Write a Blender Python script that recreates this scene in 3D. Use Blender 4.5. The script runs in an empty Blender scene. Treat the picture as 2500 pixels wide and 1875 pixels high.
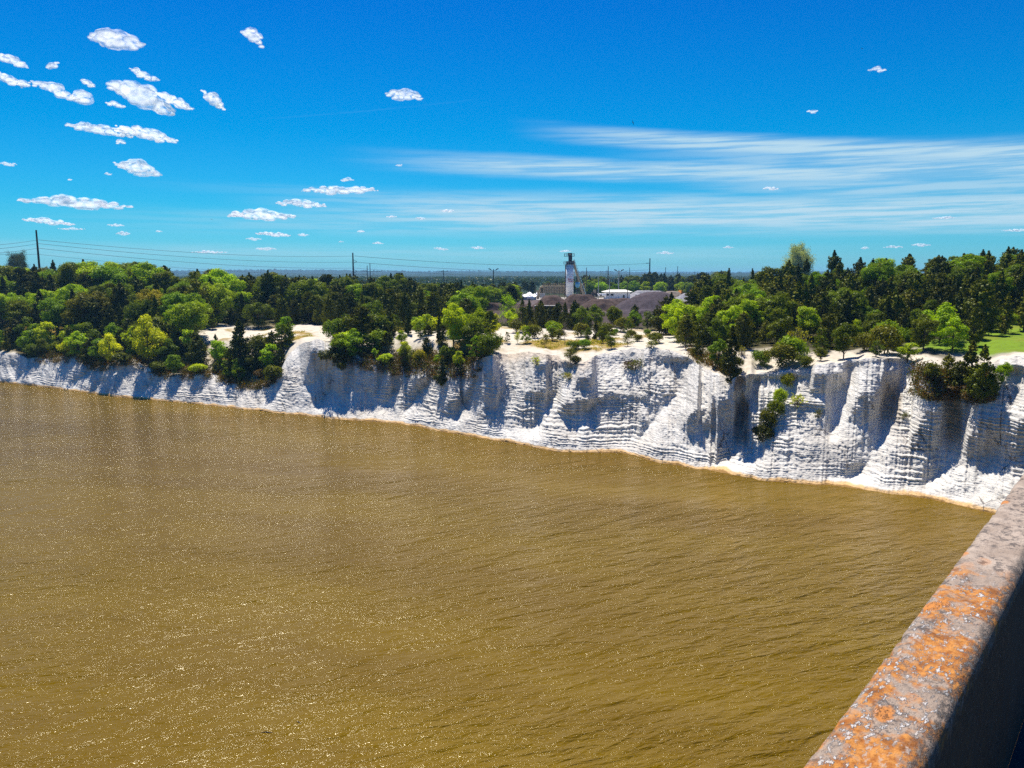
import bpy, math, random
import numpy as np
from mathutils import Vector, Matrix

R_ = math.radians
rng = np.random.default_rng(7)
random.seed(7)
sc = bpy.context.scene
COL = sc.collection

# ------------------------------------------------------------------ camera
F = 1853.0; HZ = 672.0; CAMH = 27.0; K = 2500.0 / 2212.0
PITCH = math.atan((937.5 - HZ) / F)
cam_d = bpy.data.cameras.new('camera'); cam = bpy.data.objects.new('camera', cam_d); COL.objects.link(cam)
cam_d.sensor_width = 36.0; cam_d.lens = F / 2500 * 36
cam_d.clip_start = 0.05; cam_d.clip_end = 90000
cam.location = (0, 0, CAMH); cam.rotation_euler = (math.pi / 2 - PITCH, 0, 0)
sc.camera = cam
sc.view_settings.view_transform = 'Standard'; sc.view_settings.look = 'None'
sc.view_settings.exposure = 0.62; sc.view_settings.gamma = 1.0
sc.render.resolution_x = 1024; sc.render.resolution_y = 768
sc.cycles.use_denoising = False
sc.cycles.max_bounces = 6; sc.cycles.transparent_max_bounces = 16
sc.cycles.volume_bounces = 0
sc.cycles.sample_clamp_indirect = 4.0; sc.cycles.sample_clamp_direct = 5.5

# ------------------------------------------------------------------ sun + sky
SUN_AZ = -19.0      # degrees from the viewing direction (+Y), negative = left
SUN_EL = 66.0
sd = Vector((math.sin(R_(SUN_AZ)) * math.cos(R_(SUN_EL)), math.cos(R_(SUN_AZ)) * math.cos(R_(SUN_EL)), math.sin(R_(SUN_EL))))
sun_d = bpy.data.lights.new('sun', 'SUN'); sun_d.energy = 5.0; sun_d.angle = R_(0.53); sun_d.color = (1.0, 0.95, 0.87)
sun = bpy.data.objects.new('sun', sun_d); COL.objects.link(sun)
sun.location = (-60, 60, 120); sun.rotation_euler = sd.to_track_quat('Z', 'Y').to_euler()

world = bpy.data.worlds.new('World'); sc.world = world; world.use_nodes = True
class NT:
    """tiny node-tree helper"""
    def __init__(s, tree): s.t = tree; s.n = tree.nodes; s.l = tree.links; s.n.clear()
    def new(s, typ, **kw):
        n = s.n.new(typ)
        for k, v in kw.items(): setattr(n, k, v)
        return n
    def _in(s, sock, v):
        if v is None: return
        if isinstance(v, bpy.types.NodeSocket): s.l.new(v, sock)
        else:
            if hasattr(sock, 'default_value'):
                if sock.type == 'RGBA' and len(v) == 3: v = (*v, 1)
                sock.default_value = v
    def math(s, op, a, b=None, c=None, clamp=False):
        n = s.new('ShaderNodeMath', operation=op, use_clamp=clamp)
        s._in(n.inputs[0], a); s._in(n.inputs[1], b)
        if c is not None: s._in(n.inputs[2], c)
        return n.outputs[0]
    def mix(s, f, a, b, mode='MIX'):
        n = s.new('ShaderNodeMix', data_type='RGBA', blend_type=mode)
        s._in(n.inputs[0], f); s._in(n.inputs[6], a); s._in(n.inputs[7], b)
        return n.outputs[2]
    def ss(s, v, lo, hi, a=0.0, b=1.0):
        n = s.new('ShaderNodeMapRange', interpolation_type='SMOOTHSTEP')
        s._in(n.inputs[0], v)
        for i, x in zip((1, 2, 3, 4), (lo, hi, a, b)): n.inputs[i].default_value = x
        return n.outputs[0]
    def noise(s, vec, scale, detail=4, rough=0.55, dist=0.0):
        n = s.new('ShaderNodeTexNoise'); s._in(n.inputs['Vector'], vec)
        n.inputs['Scale'].default_value = scale; n.inputs['Detail'].default_value = detail
        n.inputs['Roughness'].default_value = rough; n.inputs['Distortion'].default_value = dist
        return n.outputs[0]
    def mapping(s, vec, scale=(1, 1, 1), rot=(0, 0, 0), loc=(0, 0, 0)):
        n = s.new('ShaderNodeMapping'); s._in(n.inputs[0], vec)
        n.inputs['Scale'].default_value = scale; n.inputs['Rotation'].default_value = rot; n.inputs['Location'].default_value = loc
        return n.outputs[0]
    def vor(s, vec, scale, feature='F1', rnd=1.0):
        n = s.new('ShaderNodeTexVoronoi', feature=feature); s._in(n.inputs['Vector'], vec)
        n.inputs['Scale'].default_value = scale; n.inputs['Randomness'].default_value = rnd
        return n.outputs[0]
    def bump(s, h, strength=0.5, dist=0.1, normal=None):
        n = s.new('ShaderNodeBump'); n.inputs['Strength'].default_value = strength; n.inputs['Distance'].default_value = dist
        s._in(n.inputs['Height'], h); s._in(n.inputs['Normal'], normal)
        return n.outputs[0]

w = NT(world.node_tree)
sky = w.new('ShaderNodeTexSky', sky_type='NISHITA'); sky.sun_disc = False
sky.sun_elevation = R_(SUN_EL); sky.sun_rotation = R_(SUN_AZ)
sky.air_density = 1.0; sky.dust_density = 0.3; sky.ozone_density = 3.0
geo = w.new('ShaderNodeTexCoord')
sep = w.new('ShaderNodeSeparateXYZ'); w.l.new(geo.outputs['Generated'], sep.inputs[0])
dx, dy, dz = sep.outputs
el = w.math('MULTIPLY', w.math('ARCSINE', dz), 180 / math.pi)
az = w.math('MULTIPLY', w.math('ARCTAN2', dx, dy), 180 / math.pi)
# deep clean-air blue overhead, paler towards the horizon
ramp = w.new('ShaderNodeValToRGB'); w.l.new(w.math('DIVIDE', el, 40.0, clamp=True), ramp.inputs[0])
er = ramp.color_ramp; er.elements[0].position = 0.0; er.elements[0].color = (0.42, 1.02, 1.55, 1)
er.elements[1].position = 1.0; er.elements[1].color = (0.0, 0.43, 1.30, 1)
for p_, c_ in ((0.10, (0.10, 0.92, 1.34)), (0.25, (0.0, 0.78, 1.30)), (0.45, (0.0, 0.60, 1.32))):
    e_ = er.elements.new(p_); e_.color = (*c_, 1)
skyc = w.mix(1.0, sky.outputs[0], ramp.outputs[0], 'MULTIPLY')
# thin high cirrus streaks, lying mostly to the right
cv = w.new('ShaderNodeCombineXYZ'); w.l.new(az, cv.inputs[0]); w.l.new(el, cv.inputs[1])
wob = w.noise(w.mapping(cv.outputs[0], (0.05, 0.22, 1)), 1.0, 5, 0.6)
fine = w.noise(w.mapping(cv.outputs[0], (0.10, 2.3, 1), (0, 0, R_(-2))), 1.0, 6, 0.62)
cir = None
for (e0, sl, wd, a0, a1, a2, a3, st, wb) in ((10.5, -0.093, 0.75, -1, 12, 90, 99, 0.95, 0.8), (9.2, -0.06, 1.2, 4, 24, 90, 99, 0.75, 1.0), (7.85, -0.042, 0.85, -14, 4, 90, 99, 0.95, 0.7),
        (4.5, -0.014, 1.6, -22, 0, 90, 99, 1.0, 0.8), (7.2, -0.055, 0.8, 8, 24, 90, 99, 0.70, 1.0), (5.6, -0.02, 0.5, -30, -4, 90, 99, 0.25, 0.6), (1.6, 0.0, 0.6, -60, -40, 10, 30, 0.28, 0.5),
        (3.7, 0.0, 1.0, -38, -8, 90, 99, 0.42, 0.6), (12.7, 0.12, 0.07, -19, -13, -6, -1, 0.03, 0.1)):
    line = w.math('ADD', w.math('MULTIPLY', az, sl), e0)
    line = w.math('ADD', line, w.math('MULTIPLY', w.math('SUBTRACT', wob, 0.5), wb))
    d_ = w.math('DIVIDE', w.math('ABSOLUTE', w.math('SUBTRACT', el, line)), wd)
    m_ = w.math('MULTIPLY', w.math('MULTIPLY', w.ss(d_, 1.25, 0.2), w.ss(az, a0, a1)), w.ss(az, a3, a2, 0.0, st))
    cir = m_ if cir is None else w.math('MAXIMUM', cir, m_)
cir = w.math('MULTIPLY', cir, w.ss(fine, 0.36, 0.60, 0.36, 1.0), clamp=True)
skyc = w.mix(cir, skyc, (6.0, 8.6, 10.2))
bg = w.new('ShaderNodeBackground'); w.l.new(skyc, bg.inputs[0]); bg.inputs[1].default_value = 0.055
out = w.new('ShaderNodeOutputWorld'); w.l.new(bg.outputs[0], out.inputs[0])

# ------------------------------------------------------------------ projection helpers (u, v = pixels of a 2212-wide view of the place)
def ray(u, v):
    a = (np.asarray(u, float) * K - 1250) / F; b = -(np.asarray(v, float) * K - 937.5) / F
    return a, math.cos(PITCH) + b * math.sin(PITCH), -math.sin(PITCH) + b * math.cos(PITCH)
def proj(x, y, z):
    z = z - CAMH
    cy = y * math.cos(PITCH) - z * math.sin(PITCH); cz = y * math.sin(PITCH) + z * math.cos(PITCH)
    return (x / cy * F + 1250) / K, (-cz / cy * F + 937.5) / K
def at_depth(u, v, d):
    a, y, z = ray(u, v); t = d / y
    return Vector((a * t, d, CAMH + z * t))
def az_of(u, v=594.6):
    a, y, z = ray(u, v); return np.degrees(np.arctan2(a, y))

# ------------------------------------------------------------------ numpy noise
def _h(ix, iy, s):
    n = (ix.astype(np.int64) * 374761393 + iy.astype(np.int64) * 668265263 + s * 974634777) & 0xffffffff
    n = ((n ^ (n >> 13)) * 1274126177) & 0xffffffff
    return ((n ^ (n >> 16)) & 0xffff) / 65535.0
def vn(x, y, s=0):
    x, y = np.broadcast_arrays(np.asarray(x, float), np.asarray(y, float))
    ix = np.floor(x); iy = np.floor(y); fx = x - ix; fy = y - iy
    fx = fx * fx * fx * (fx * (fx * 6 - 15) + 10); fy = fy * fy * fy * (fy * (fy * 6 - 15) + 10)
    a = _h(ix, iy, s); b = _h(ix + 1, iy, s); c = _h(ix, iy + 1, s); d = _h(ix + 1, iy + 1, s)
    return (a + (b - a) * fx) * (1 - fy) + (c + (d - c) * fx) * fy
def fbm(x, y, o=4, s=0, g=0.5):
    t = 0; a = 1; n = 0
    for i in range(o):
        t = t + a * (vn(x * 2 ** i, y * 2 ** i, s + i * 17) - 0.5); n += a; a *= g
    return t / n * 2
def sst(x, a, b):
    t = np.clip((x - a) / (b - a), 0, 1); return t * t * (3 - 2 * t)

# ------------------------------------------------------------------ scene helpers
def tag(o, label=None, cat=None, group=None, kind=None):
    if label: o['label'] = label
    if cat: o['category'] = cat
    if group: o['group'] = group
    if kind: o['kind'] = kind
    return o
def link(name, data, parent=None):
    o = bpy.data.objects.new(name, data); COL.objects.link(o)
    if parent: o.parent = parent
    return o
def empty(name, loc, rz=0.0):
    o = link(name, None); o.location = loc; o.rotation_euler = (0, 0, rz); o.empty_display_size = 0.5
    return o
def np_mesh(name, V, Q, mat=None, smooth=False):
    V = np.asarray(V, np.float32).reshape(-1, 3); Q = np.asarray(Q, np.int32); k = Q.shape[1]
    me = bpy.data.meshes.new(name)
    me.vertices.add(len(V)); me.vertices.foreach_set('co', V.ravel())
    me.loops.add(Q.size); me.loops.foreach_set('vertex_index', Q.ravel())
    me.polygons.add(len(Q)); me.polygons.foreach_set('loop_start', np.arange(0, Q.size, k, dtype=np.int32))
    if smooth: me.polygons.foreach_set('use_smooth', np.ones(len(Q), bool))
    me.update(calc_edges=True); me.validate()
    if mat: me.materials.append(mat)
    return me
def grid_faces(nc, nr):
    i = np.arange(nc - 1)[:, None] * nr + np.arange(nr - 1)[None, :]
    i = i.ravel(); return np.stack([i, i + nr, i + nr + 1, i + 1], 1)
class MB:
    """collects boxes, tubes and such; build() links ONE mesh object"""
    def __init__(s): s.v = []; s.f = []
    def add(s, vs, fs):
        b = len(s.v); s.v += [tuple(p) for p in vs]; s.f += [tuple(b + i for i in f) for f in fs]; return s
    def box(s, c, d, rz=0.0, tilt=None):
        cx, cy, cz = c; hx, hy, hz = d[0] / 2, d[1] / 2, d[2] / 2; vs = []
        M = Matrix.Rotation(rz, 3, 'Z')
        if tilt: M = M @ Matrix.Rotation(tilt[0], 3, 'X') @ Matrix.Rotation(tilt[1], 3, 'Y')
        for x in (-hx, hx):
            for y in (-hy, hy):
                for z in (-hz, hz):
                    vs.append(Vector(c) + M @ Vector((x, y, z)))
        return s.add(vs, [(0, 1, 3, 2), (4, 6, 7, 5), (0, 4, 5, 1), (2, 3, 7, 6), (0, 2, 6, 4), (1, 5, 7, 3)])
    def tube(s, a, b, ra, rb=None, n=8, cap=True):
        a = Vector(a); b = Vector(b); rb = ra if rb is None else rb
        q = (b - a).to_track_quat('Z', 'Y'); vs = []
        for p, r in ((a, ra), (b, rb)):
            for i in range(n):
                t = 2 * math.pi * i / n; vs.append(p + q @ Vector((r * math.cos(t), r * math.sin(t), 0)))
        fs = [(i, (i + 1) % n, n + (i + 1) % n, n + i) for i in range(n)]
        if cap: fs += [tuple(range(n - 1, -1, -1)), tuple(range(n, 2 * n))]
        return s.add(vs, fs)
    def path(s, pts, rs, n=6):
        for i in range(len(pts) - 1): s.tube(pts[i], pts[i + 1], rs[i], rs[i + 1], n)
        return s
    def build(s, name, mat, parent=None, smooth=False, loc=None):
        me = bpy.data.meshes.new(name); me.from_pydata(s.v, [], s.f); me.materials.append(mat)
        if smooth: me.polygons.foreach_set('use_smooth', [True] * len(me.polygons))
        me.update(); o = link(name, me, parent)
        if loc is not None: o.location = loc
        return o

# ------------------------------------------------------------------ materials
def mat(name):
    m = bpy.data.materials.new(name); m.use_nodes = True; return m, NT(m.node_tree)
def finish(t, color, rough=0.8, normal=None, metallic=0.0, spec=0.5, ior=None):
    b = t.new('ShaderNodeBsdfPrincipled'); t._in(b.inputs['Base Color'], color); t._in(b.inputs['Roughness'], rough)
    b.inputs['Metallic'].default_value = metallic; b.inputs['Specular IOR Level'].default_value = spec
    if ior: b.inputs['IOR'].default_value = ior
    t._in(b.inputs['Normal'], normal)
    o = t.new('ShaderNodeOutputMaterial'); t.l.new(b.outputs[0], o.inputs[0]); return b
def simple(name, col, rough=0.7, var=0.25, scale=1.5, metallic=0.0, bump=0.15):
    m, t = mat(name); tc = t.new('ShaderNodeTexCoord').outputs['Object']
    n = t.noise(tc, scale, 6, 0.65); n2 = t.noise(tc, scale * 9, 3)
    c = t.mix(t.ss(n, 0.3, 0.7), tuple(x * (1 - var) for x in col), tuple(min(1, x * (1 + var * .6)) for x in col))
    c = t.mix(t.math('MULTIPLY', t.ss(n2, 0.55, 0.75), var), c, tuple(x * 0.45 for x in col))
    finish(t, c, rough, t.bump(n2, bump, 0.05), metallic); return m

# chalk
M_CHALK, t = mat('chalk'); gp = t.new('ShaderNodeNewGeometry').outputs['Position']
sx = t.new('ShaderNodeSeparateXYZ'); t.l.new(gp, sx.inputs[0])
zn = t.math('ADD', sx.outputs[2], t.math('MULTIPLY', t.noise(gp, 0.25, 4), 0.9))
n1 = t.noise(gp, 0.16, 6, 0.6); n2 = t.noise(gp, 1.3, 7, 0.68); n3 = t.noise(t.mapping(gp, (0.5, 0.5, 3.0)), 1.2, 6, 0.66)
n4 = t.noise(t.mapping(gp, (1.1, 1.1, 0.10)), 0.9, 5, 0.6)
c = t.mix(t.ss(n1, 0.35, 0.65), (0.77, 0.73, 0.65), (0.62, 0.575, 0.50))
c = t.mix(t.math('MULTIPLY', t.ss(n2, 0.52, 0.72), 0.55), c, (0.50, 0.47, 0.42))
c = t.mix(t.math('MULTIPLY', t.ss(n3, 0.54, 0.68), 0.50), c, (0.42, 0.41, 0.39))
c = t.mix(t.math('MULTIPLY', t.ss(n4, 0.58, 0.74), 0.55), c, (0.40, 0.34, 0.26))       # rain-wash streaks
c = t.mix(t.ss(zn, 0.95, 0.72), c, (0.68, 0.44, 0.20))                                  # damp ochre tide line
c = t.mix(t.ss(zn, 0.62, 0.52), c, (0.30, 0.17, 0.05))
ck = t.vor(t.mapping(t.mapping(gp, (1, 1, 1), (0, R_(24), 0)), (0.20, 0.20, 0.045)), 1.0, 'DISTANCE_TO_EDGE')
ck = t.math('ADD', ck, t.math('MULTIPLY', t.math('SUBTRACT', t.noise(gp, 1.6, 5, .7), .5), .05))
c = t.mix(t.math('MULTIPLY', t.ss(ck, 0.012, 0.002), t.math('MULTIPLY', t.ss(n1, .48, .58), .8)), c, (0.12, 0.10, 0.085))   # open joints
ca = t.new('ShaderNodeAttribute', attribute_name='cover')
c = t.mix(1.0, c, ca.outputs[0], 'MULTIPLY')
hb = t.math('ADD', t.math('MULTIPLY', n3, 0.6), t.math('MULTIPLY', t.noise(gp, 5.0, 5, 0.7), 0.4))
finish(t, c, 0.9, t.bump(hb, 0.9, 0.35), spec=0.2)

# plateau ground: colour per place in an attribute, broken up by noise
M_GROUND, t = mat('plateau_ground'); gp = t.new('ShaderNodeNewGeometry').outputs['Position']
ca = t.new('ShaderNodeAttribute', attribute_name='cover')
n1 = t.noise(gp, 0.9, 6, 0.68); n2 = t.noise(gp, 4.5, 4, 0.7)
c = t.mix(t.ss(n1, 0.3, 0.75), ca.outputs[0], (0.55, 0.5, 0.42), 'MULTIPLY'); c = t.mix(0.55, ca.outputs[0], c)
c = t.mix(t.math('MULTIPLY', t.ss(n2, 0.55, 0.72), 0.5), c, t.mix(1.0, c, (0.45, 0.42, 0.36), 'MULTIPLY'))
finish(t, c, 0.95, t.bump(n1, 0.6, 0.3), spec=0.15)

# silty river
M_WATER, t = mat('silty_water'); gp = t.new('ShaderNodeNewGeometry').outputs['Position']
def rotated(vec, deg, scale):
    return t.mapping(t.mapping(vec, (1, 1, 1), (0, 0, R_(-deg))), scale)
patch = t.noise(rotated(gp, -12, (0.009, 0.022, 1)), 1.0, 4, 0.55)
amp = t.ss(patch, 0.36, 0.62, 0.28, 1.05)
wv = rotated(gp, 24, (0.30, 1.0, 1))
a0 = t.noise(rotated(gp, 33, (0.16, 0.42, 1)), 1.0, 2, 0.5, 0.2)
a1 = t.noise(wv, 0.85, 3, 0.55, 0.5); a2 = t.noise(rotated(gp, 12, (0.6, 1.7, 1)), 1.3, 4, 0.62, 0.5); a3 = t.noise(rotated(gp, 20, (1.6, 3.4, 1)), 1.0, 2, 0.6)
h = t.math('ADD', t.math('ADD', t.math('MULTIPLY', a1, 1.5), t.math('MULTIPLY', a2, 0.75)), t.math('ADD', t.math('MULTIPLY', a3, 0.20), t.math('MULTIPLY', a0, 1.6)))
h = t.math('MULTIPLY', h, amp)
silt = t.noise(rotated(gp, -15, (0.018, 0.05, 1)), 1.0, 5, 0.6)
c = t.mix(t.ss(silt, 0.35, 0.65), (0.120, 0.070, 0.0001), (0.150, 0.092, 0.0002))
wb = finish(t, c, 0.095, t.bump(h, 1.0, 0.60), spec=0.5, ior=1.27); wb.inputs['Specular Tint'].default_value = (1.0, 0.92, 0.64, 1)

# leaves: colour from each crown's own object colour
def leaf_mat(name, trans=0.30, rough=0.6):
    m, t = mat(name); oi = t.new('ShaderNodeObjectInfo'); tc = t.new('ShaderNodeTexCoord').outputs['Object']
    n = t.noise(tc, 0.9, 4, 0.6); n2 = t.noise(tc, 4.0, 2)
    c = t.mix(1.0, oi.outputs['Color'], t.mix(t.ss(n, 0.32, 0.68), (0.62, 0.68, 0.7), (1.35, 1.25, 1.1)), 'MULTIPLY')
    c = t.mix(1.0, c, t.mix(n2, (0.75, 0.8, 0.8), (1.25, 1.2, 1.0)), 'MULTIPLY')
    d = t.new('ShaderNodeBsdfDiffuse'); t._in(d.inputs[0], c)
    tr = t.new('ShaderNodeBsdfTranslucent'); t._in(tr.inputs[0], t.mix(1.0, c, (1.25, 1.3, 0.6), 'MULTIPLY'))
    gl = t.new('ShaderNodeBsdfGlossy'); gl.inputs['Roughness'].default_value = 0.4; gl.inputs['Color'].default_value = (0.8, 0.85, 0.7, 1)
    m1 = t.new('ShaderNodeMixShader'); m1.inputs[0].default_value = trans; t.l.new(d.outputs[0], m1.inputs[1]); t.l.new(tr.outputs[0], m1.inputs[2])
    m2 = t.new('ShaderNodeMixShader'); m2.inputs[0].default_value = 0.012; t.l.new(m1.outputs[0], m2.inputs[1]); t.l.new(gl.outputs[0], m2.inputs[2])
    o = t.new('ShaderNodeOutputMaterial'); t.l.new(m2.outputs[0], o.inputs[0]); return m
M_LEAF = leaf_mat('broad_leaf', 0.40); M_NEEDLE = leaf_mat('needle', 0.18)
M_BARK = simple('bark', (0.075, 0.055, 0.04), 0.9, 0.5, 3.0); M_DEADWOOD = simple('bare_wood', (0.22, 0.18, 0.14), 0.9, 0.4, 3.0)

# ------------------------------------------------------------------ the river bank: shoreline and rim read along the bank
SHORE = [(0, 826), (100, 838), (250, 858), (400, 871), (500, 882), (600, 893), (740, 908), (850, 915), (900, 923), (960, 934), (1030, 946), (1100, 958), (1200, 977),
         (1290, 979), (1350, 980), (1385, 990), (1420, 1000), (1550, 1022), (1650, 1040), (1850, 1058), (1920, 1067), (2000, 1079), (2060, 1091), (2125, 1107), (2212, 1130)]
RIM = [(0, 758), (40, 764), (70, 776), (120, 772), (170, 768), (200, 795), (230, 790), (255, 780), (290, 777), (330, 798), (360, 808), (410, 808), (440, 802), (470, 812),
       (510, 832), (560, 834), (585, 826), (600, 815), (612, 785), (635, 752), (660, 738), (690, 731), (720, 745), (760, 765), (800, 775), (830, 782), (900, 790), (960, 792),
       (1020, 786), (1050, 772), (1080, 765), (1140, 761), (1200, 766), (1222, 782), (1238, 796), (1256, 783), (1290, 768), (1340, 757), (1400, 750), (1450, 757), (1490, 778),
       (1530, 800), (1560, 812), (1580, 818), (1600, 812), (1640, 806), (1700, 801), (1760, 791), (1830, 781), (1900, 774), (1950, 777), (2000, 790), (2060, 800), (2130, 792),
       (2170, 776), (2212, 770)]
sp = np.array(SHORE, float); a_, y_, z_ = ray(sp[:, 0], sp[:, 1]); tt = -CAMH / z_
s_az = np.degrees(np.arctan2(a_, y_)); s_R = np.hypot(a_ * tt, y_ * tt)
s_az = np.concatenate([[-62, -48, -40], s_az, [44, 56, 70]]); s_R = np.concatenate([[900, 420, 285], s_R, [99, 112, 150]])
rp = np.array(RIM, float); a_, y_, z_ = ray(rp[:, 0], rp[:, 1])
r_az = np.degrees(np.arctan2(a_, y_)); r_t = -z_ / np.hypot(a_, y_)      # tangent of the depression of the rim
r_az = np.concatenate([[-62, -48, -40], r_az, [44, 56, 70]]); r_t = np.concatenate([[0.022, 0.045, 0.065], r_t, [0.112, 0.1, 0.075]])

azs = np.concatenate([np.linspace(-62, -35.5, 90)[:-1], np.linspace(-35.5, 35.5, 1560)[:-1], np.linspace(35.5, 70, 160)])
NC = len(azs)
def smooth1(y, x, n=5):
    k = np.hanning(n * 2 + 3)[1:-1]; k /= k.sum(); p = np.pad(y, n, mode='edge'); return np.convolve(p, k, 'valid')
Rs = smooth1(np.interp(azs, s_az, s_R), azs, 16)
Rs += 0.5 * fbm(azs * 1.6, 0 * azs, 3, 5)
rt = smooth1(np.interp(azs, r_az, r_t), azs, 9)
ux = proj(np.sin(np.radians(azs)) * 100, np.cos(np.radians(azs)) * 100, CAMH)[0]
rt = rt + 0.0035 * fbm(azs * 3.0, 0 * azs, 4, 9)
# steep shaded scarps (u0, u1, v0, v1, cot of slope)
SCARPS = [(662, 704, 765, 830, .05), (708, 752, 792, 850, .15), (768, 816, 805, 842, .2), (824, 858, 812, 852, .10), (880, 910, 818, 852, .10), (952, 990, 868, 906, .06),
          (1016, 1058, 808, 870, .12), (1044, 1072, 848, 886, .06), (1138, 1184, 848, 868, .05), (1152, 1180, 792, 806, .1), (1212, 1282, 868, 894, -.25), (1240, 1282, 820, 846, .15),
          (1290, 1400, 860, 868, .0), (1482, 1516, 884, 930, .05), (1530, 1592, 866, 930, .06), (1575, 1618, 824, 880, .15), (1758, 1820, 810, 850, .08), (1712, 1790, 874, 886, .05),
          (1838, 1902, 850, 915, .05), (1904, 1936, 806, 860, .15), (1980, 2044, 888, 975, .06), (2046, 2080, 855, 920, .15), (2090, 2220, 905, 990, .08),
          (0, 60, 772, 790, .3), (255, 300, 790, 802, .3), (320, 450, 812, 820, .3)]
dzs = 0.05; nz = 460
zc = np.full(NC, -0.35); Rc = Rs - 0.25; Rall = np.zeros((nz, NC)); Zall = np.zeros((nz, NC)); done = np.full(NC, -1)
sa = np.sin(np.radians(azs)); ca_ = np.cos(np.radians(azs))
wx = azs * 0.9
for i in range(nz):
    Rall[i] = Rc; Zall[i] = zc
    t_now = (CAMH - zc) / Rc
    done = np.where((done < 0) & ((t_now <= rt) | (i == nz - 1)), i, done)
    u, v = proj(sa * Rc, ca_ * Rc, zc)
    k = np.interp(ux, [0, 480, 620, 700, 1200, 1500, 2212], [1.35, 1.35, 1.1, 0.98, 1.02, 0.98, 0.92]) + 0.16 * fbm(wx, zc * 0.12, 3, 31)
    lean = (v - 900) * 0.10                                   # the scarps follow the leaning gullies
    for (u0, u1, v0, v1, kk) in SCARPS:
        uu = u + 0.42 * (v - (v0 + v1) / 2) + 13 * fbm(azs * 1.7, v * 0.035, 3, 3)
        wv_ = v + 9 * fbm(azs * 1.8 + 40, zc * 0, 3, 77)
        m = sst(uu, u0 - 7, u0 + 5) * (1 - sst(uu, u1 - 5, u1 + 7)) * sst(wv_, v0 - 6, v0 + 3) * (1 - sst(wv_, v1 - 3, v1 + 5))
        k = k * (1 - m) + kk * m
    top = sst(rt + 0.022, t_now - 0.0, t_now + 0.03) if False else sst(t_now - rt, 0.016, 0.0)
    vs_ = np.interp(u, sp[:, 0], sp[:, 1]); foot = sst(v, vs_ - 62, vs_ - 16)
    k = k * (1 - foot) + np.maximum(k, 1.22) * foot
    k = np.where(k > .3, k + top * 0.7, k + top * 0.25)
    zc = zc + dzs; Rc = np.maximum(Rc + k * dzs, Rs - 1.5)
zrim = smooth1(np.array([Zall[d, j] for j, d in enumerate(done)]), azs, 6)
NR = 250
vv = np.linspace(0, 1, NR)
Zg = np.zeros((NC, NR)); Rg = np.zeros((NC, NR))
for j in range(NC):
    Zg[j] = -0.35 + (zrim[j] + 0.35) * vv
    Rg[j] = np.interp(Zg[j], Zall[:, j], Rall[:, j])
# along-bank distance
bx = Rs * sa; by = Rs * ca_; ds = np.concatenate([[0], np.cumsum(np.hypot(np.diff(bx), np.diff(by)))])
S = np.repeat(ds[:, None], NR, 1)
# gullies, each a leaning line from the rim down
GUL = [([(738, 770), (716, 800), (712, 840), (695, 892)], 2.6, 1.6), ([(775, 800), (755, 850), (735, 895)], 1.0, 1.2), ([(840, 790), (828, 808), (797, 905)], 1.4, 1.3),
       ([(890, 790), (872, 830), (812, 902)], 1.8, 1.5), ([(945, 792), (936, 818), (880, 890), (865, 912)], 1.8, 1.5), ([(1048, 775), (1030, 830), (985, 915)], 2.0, 1.5),
       ([(1236, 790), (1225, 815), (1168, 900), (1142, 950)], 2.6, 1.8), ([(1290, 870), (1262, 905), (1240, 945)], 0.7, 0.6), ([(1490, 780), (1462, 850), (1400, 930), (1370, 970)], 2.6, 2.6),
       ([(1640, 820), (1612, 885), (1583, 977), (1556, 1022)], 2.6, 1.6), ([(1712, 815), (1700, 850), (1660, 900), (1627, 976), (1600, 1020)], 2.4, 2.0),
       ([(1845, 790), (1833, 832), (1802, 905), (1790, 960)], 1.8, 1.2), ([(1953, 778), (1944, 822), (1914, 923), (1870, 1007), (1829, 1055)], 2.8, 1.8),
       ([(2078, 800), (2066, 880), (2045, 1010), (1993, 1066)], 2.2, 1.5), ([(2190, 800), (2180, 870), (2150, 985), (2100, 1090)], 1.6, 1.5),
       ([(80, 775), (60, 800), (30, 828)], 1.0, 1.5), ([(205, 795), (180, 815), (150, 840)], 2.0, 2.0), ([(340, 800), (330, 830), (300, 860)], 1.2, 1.5),
       ([(250, 800), (225, 830), (205, 850)], 1.0, 1.4), ([(600, 820), (585, 850), (560, 880)], 1.6, 2.0), ([(455, 810), (440, 840), (420, 868)], .8, 1.2), ([(540, 835), (520, 855), (500, 878)], 0.9, 1.6)]
U, V = proj(Rg * sa[:, None], Rg * ca_[:, None], Zg)
D = np.zeros_like(Rg)
mper = np.gradient(ds, ux)[:, None]                       # metres of bank per pixel
wob = 5 * fbm(S * 0.35, Zg * 0.5, 3, 60)
for pts, dep, wid in GUL:
    p = np.array(pts, float); o = np.argsort(p[:, 1]); p = p[o]
    ul = np.interp(V, p[:, 1], p[:, 0])
    dist = (U - ul + wob) * mper
    env = sst(V, p[0, 1] - 14, p[0, 1] + 10) * (1 - 0.9 * sst(V, p[-1, 1] - 26, p[-1, 1] + 6))
    # sharper flank to the right of the line than to the left
    wl = wid * np.where(dist < 0, 1.35, 0.8)
    D += 0.92 * dep * env * np.exp(-(np.sqrt(dist ** 2 + .16) - .4) / wl)
rough = fbm(S * 0.55, Zg * 0.35, 5, 11)
D += (0.38 * rough + 0.7 * fbm(S * 0.16, Zg * 0.22, 3, 15)) * sst(vv, 0.02, 0.2)[None, :]
rid = 1 - np.abs(fbm(S * 0.22 + Zg * 0.10, Zg * 0.06, 4, 23)) * 2
D += -0.6 * (rid - 0.6) * sst(vv, 0.0, 0.35)[None, :] * (1 - sst(vv, 0.9, 1.0))[None, :]
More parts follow.
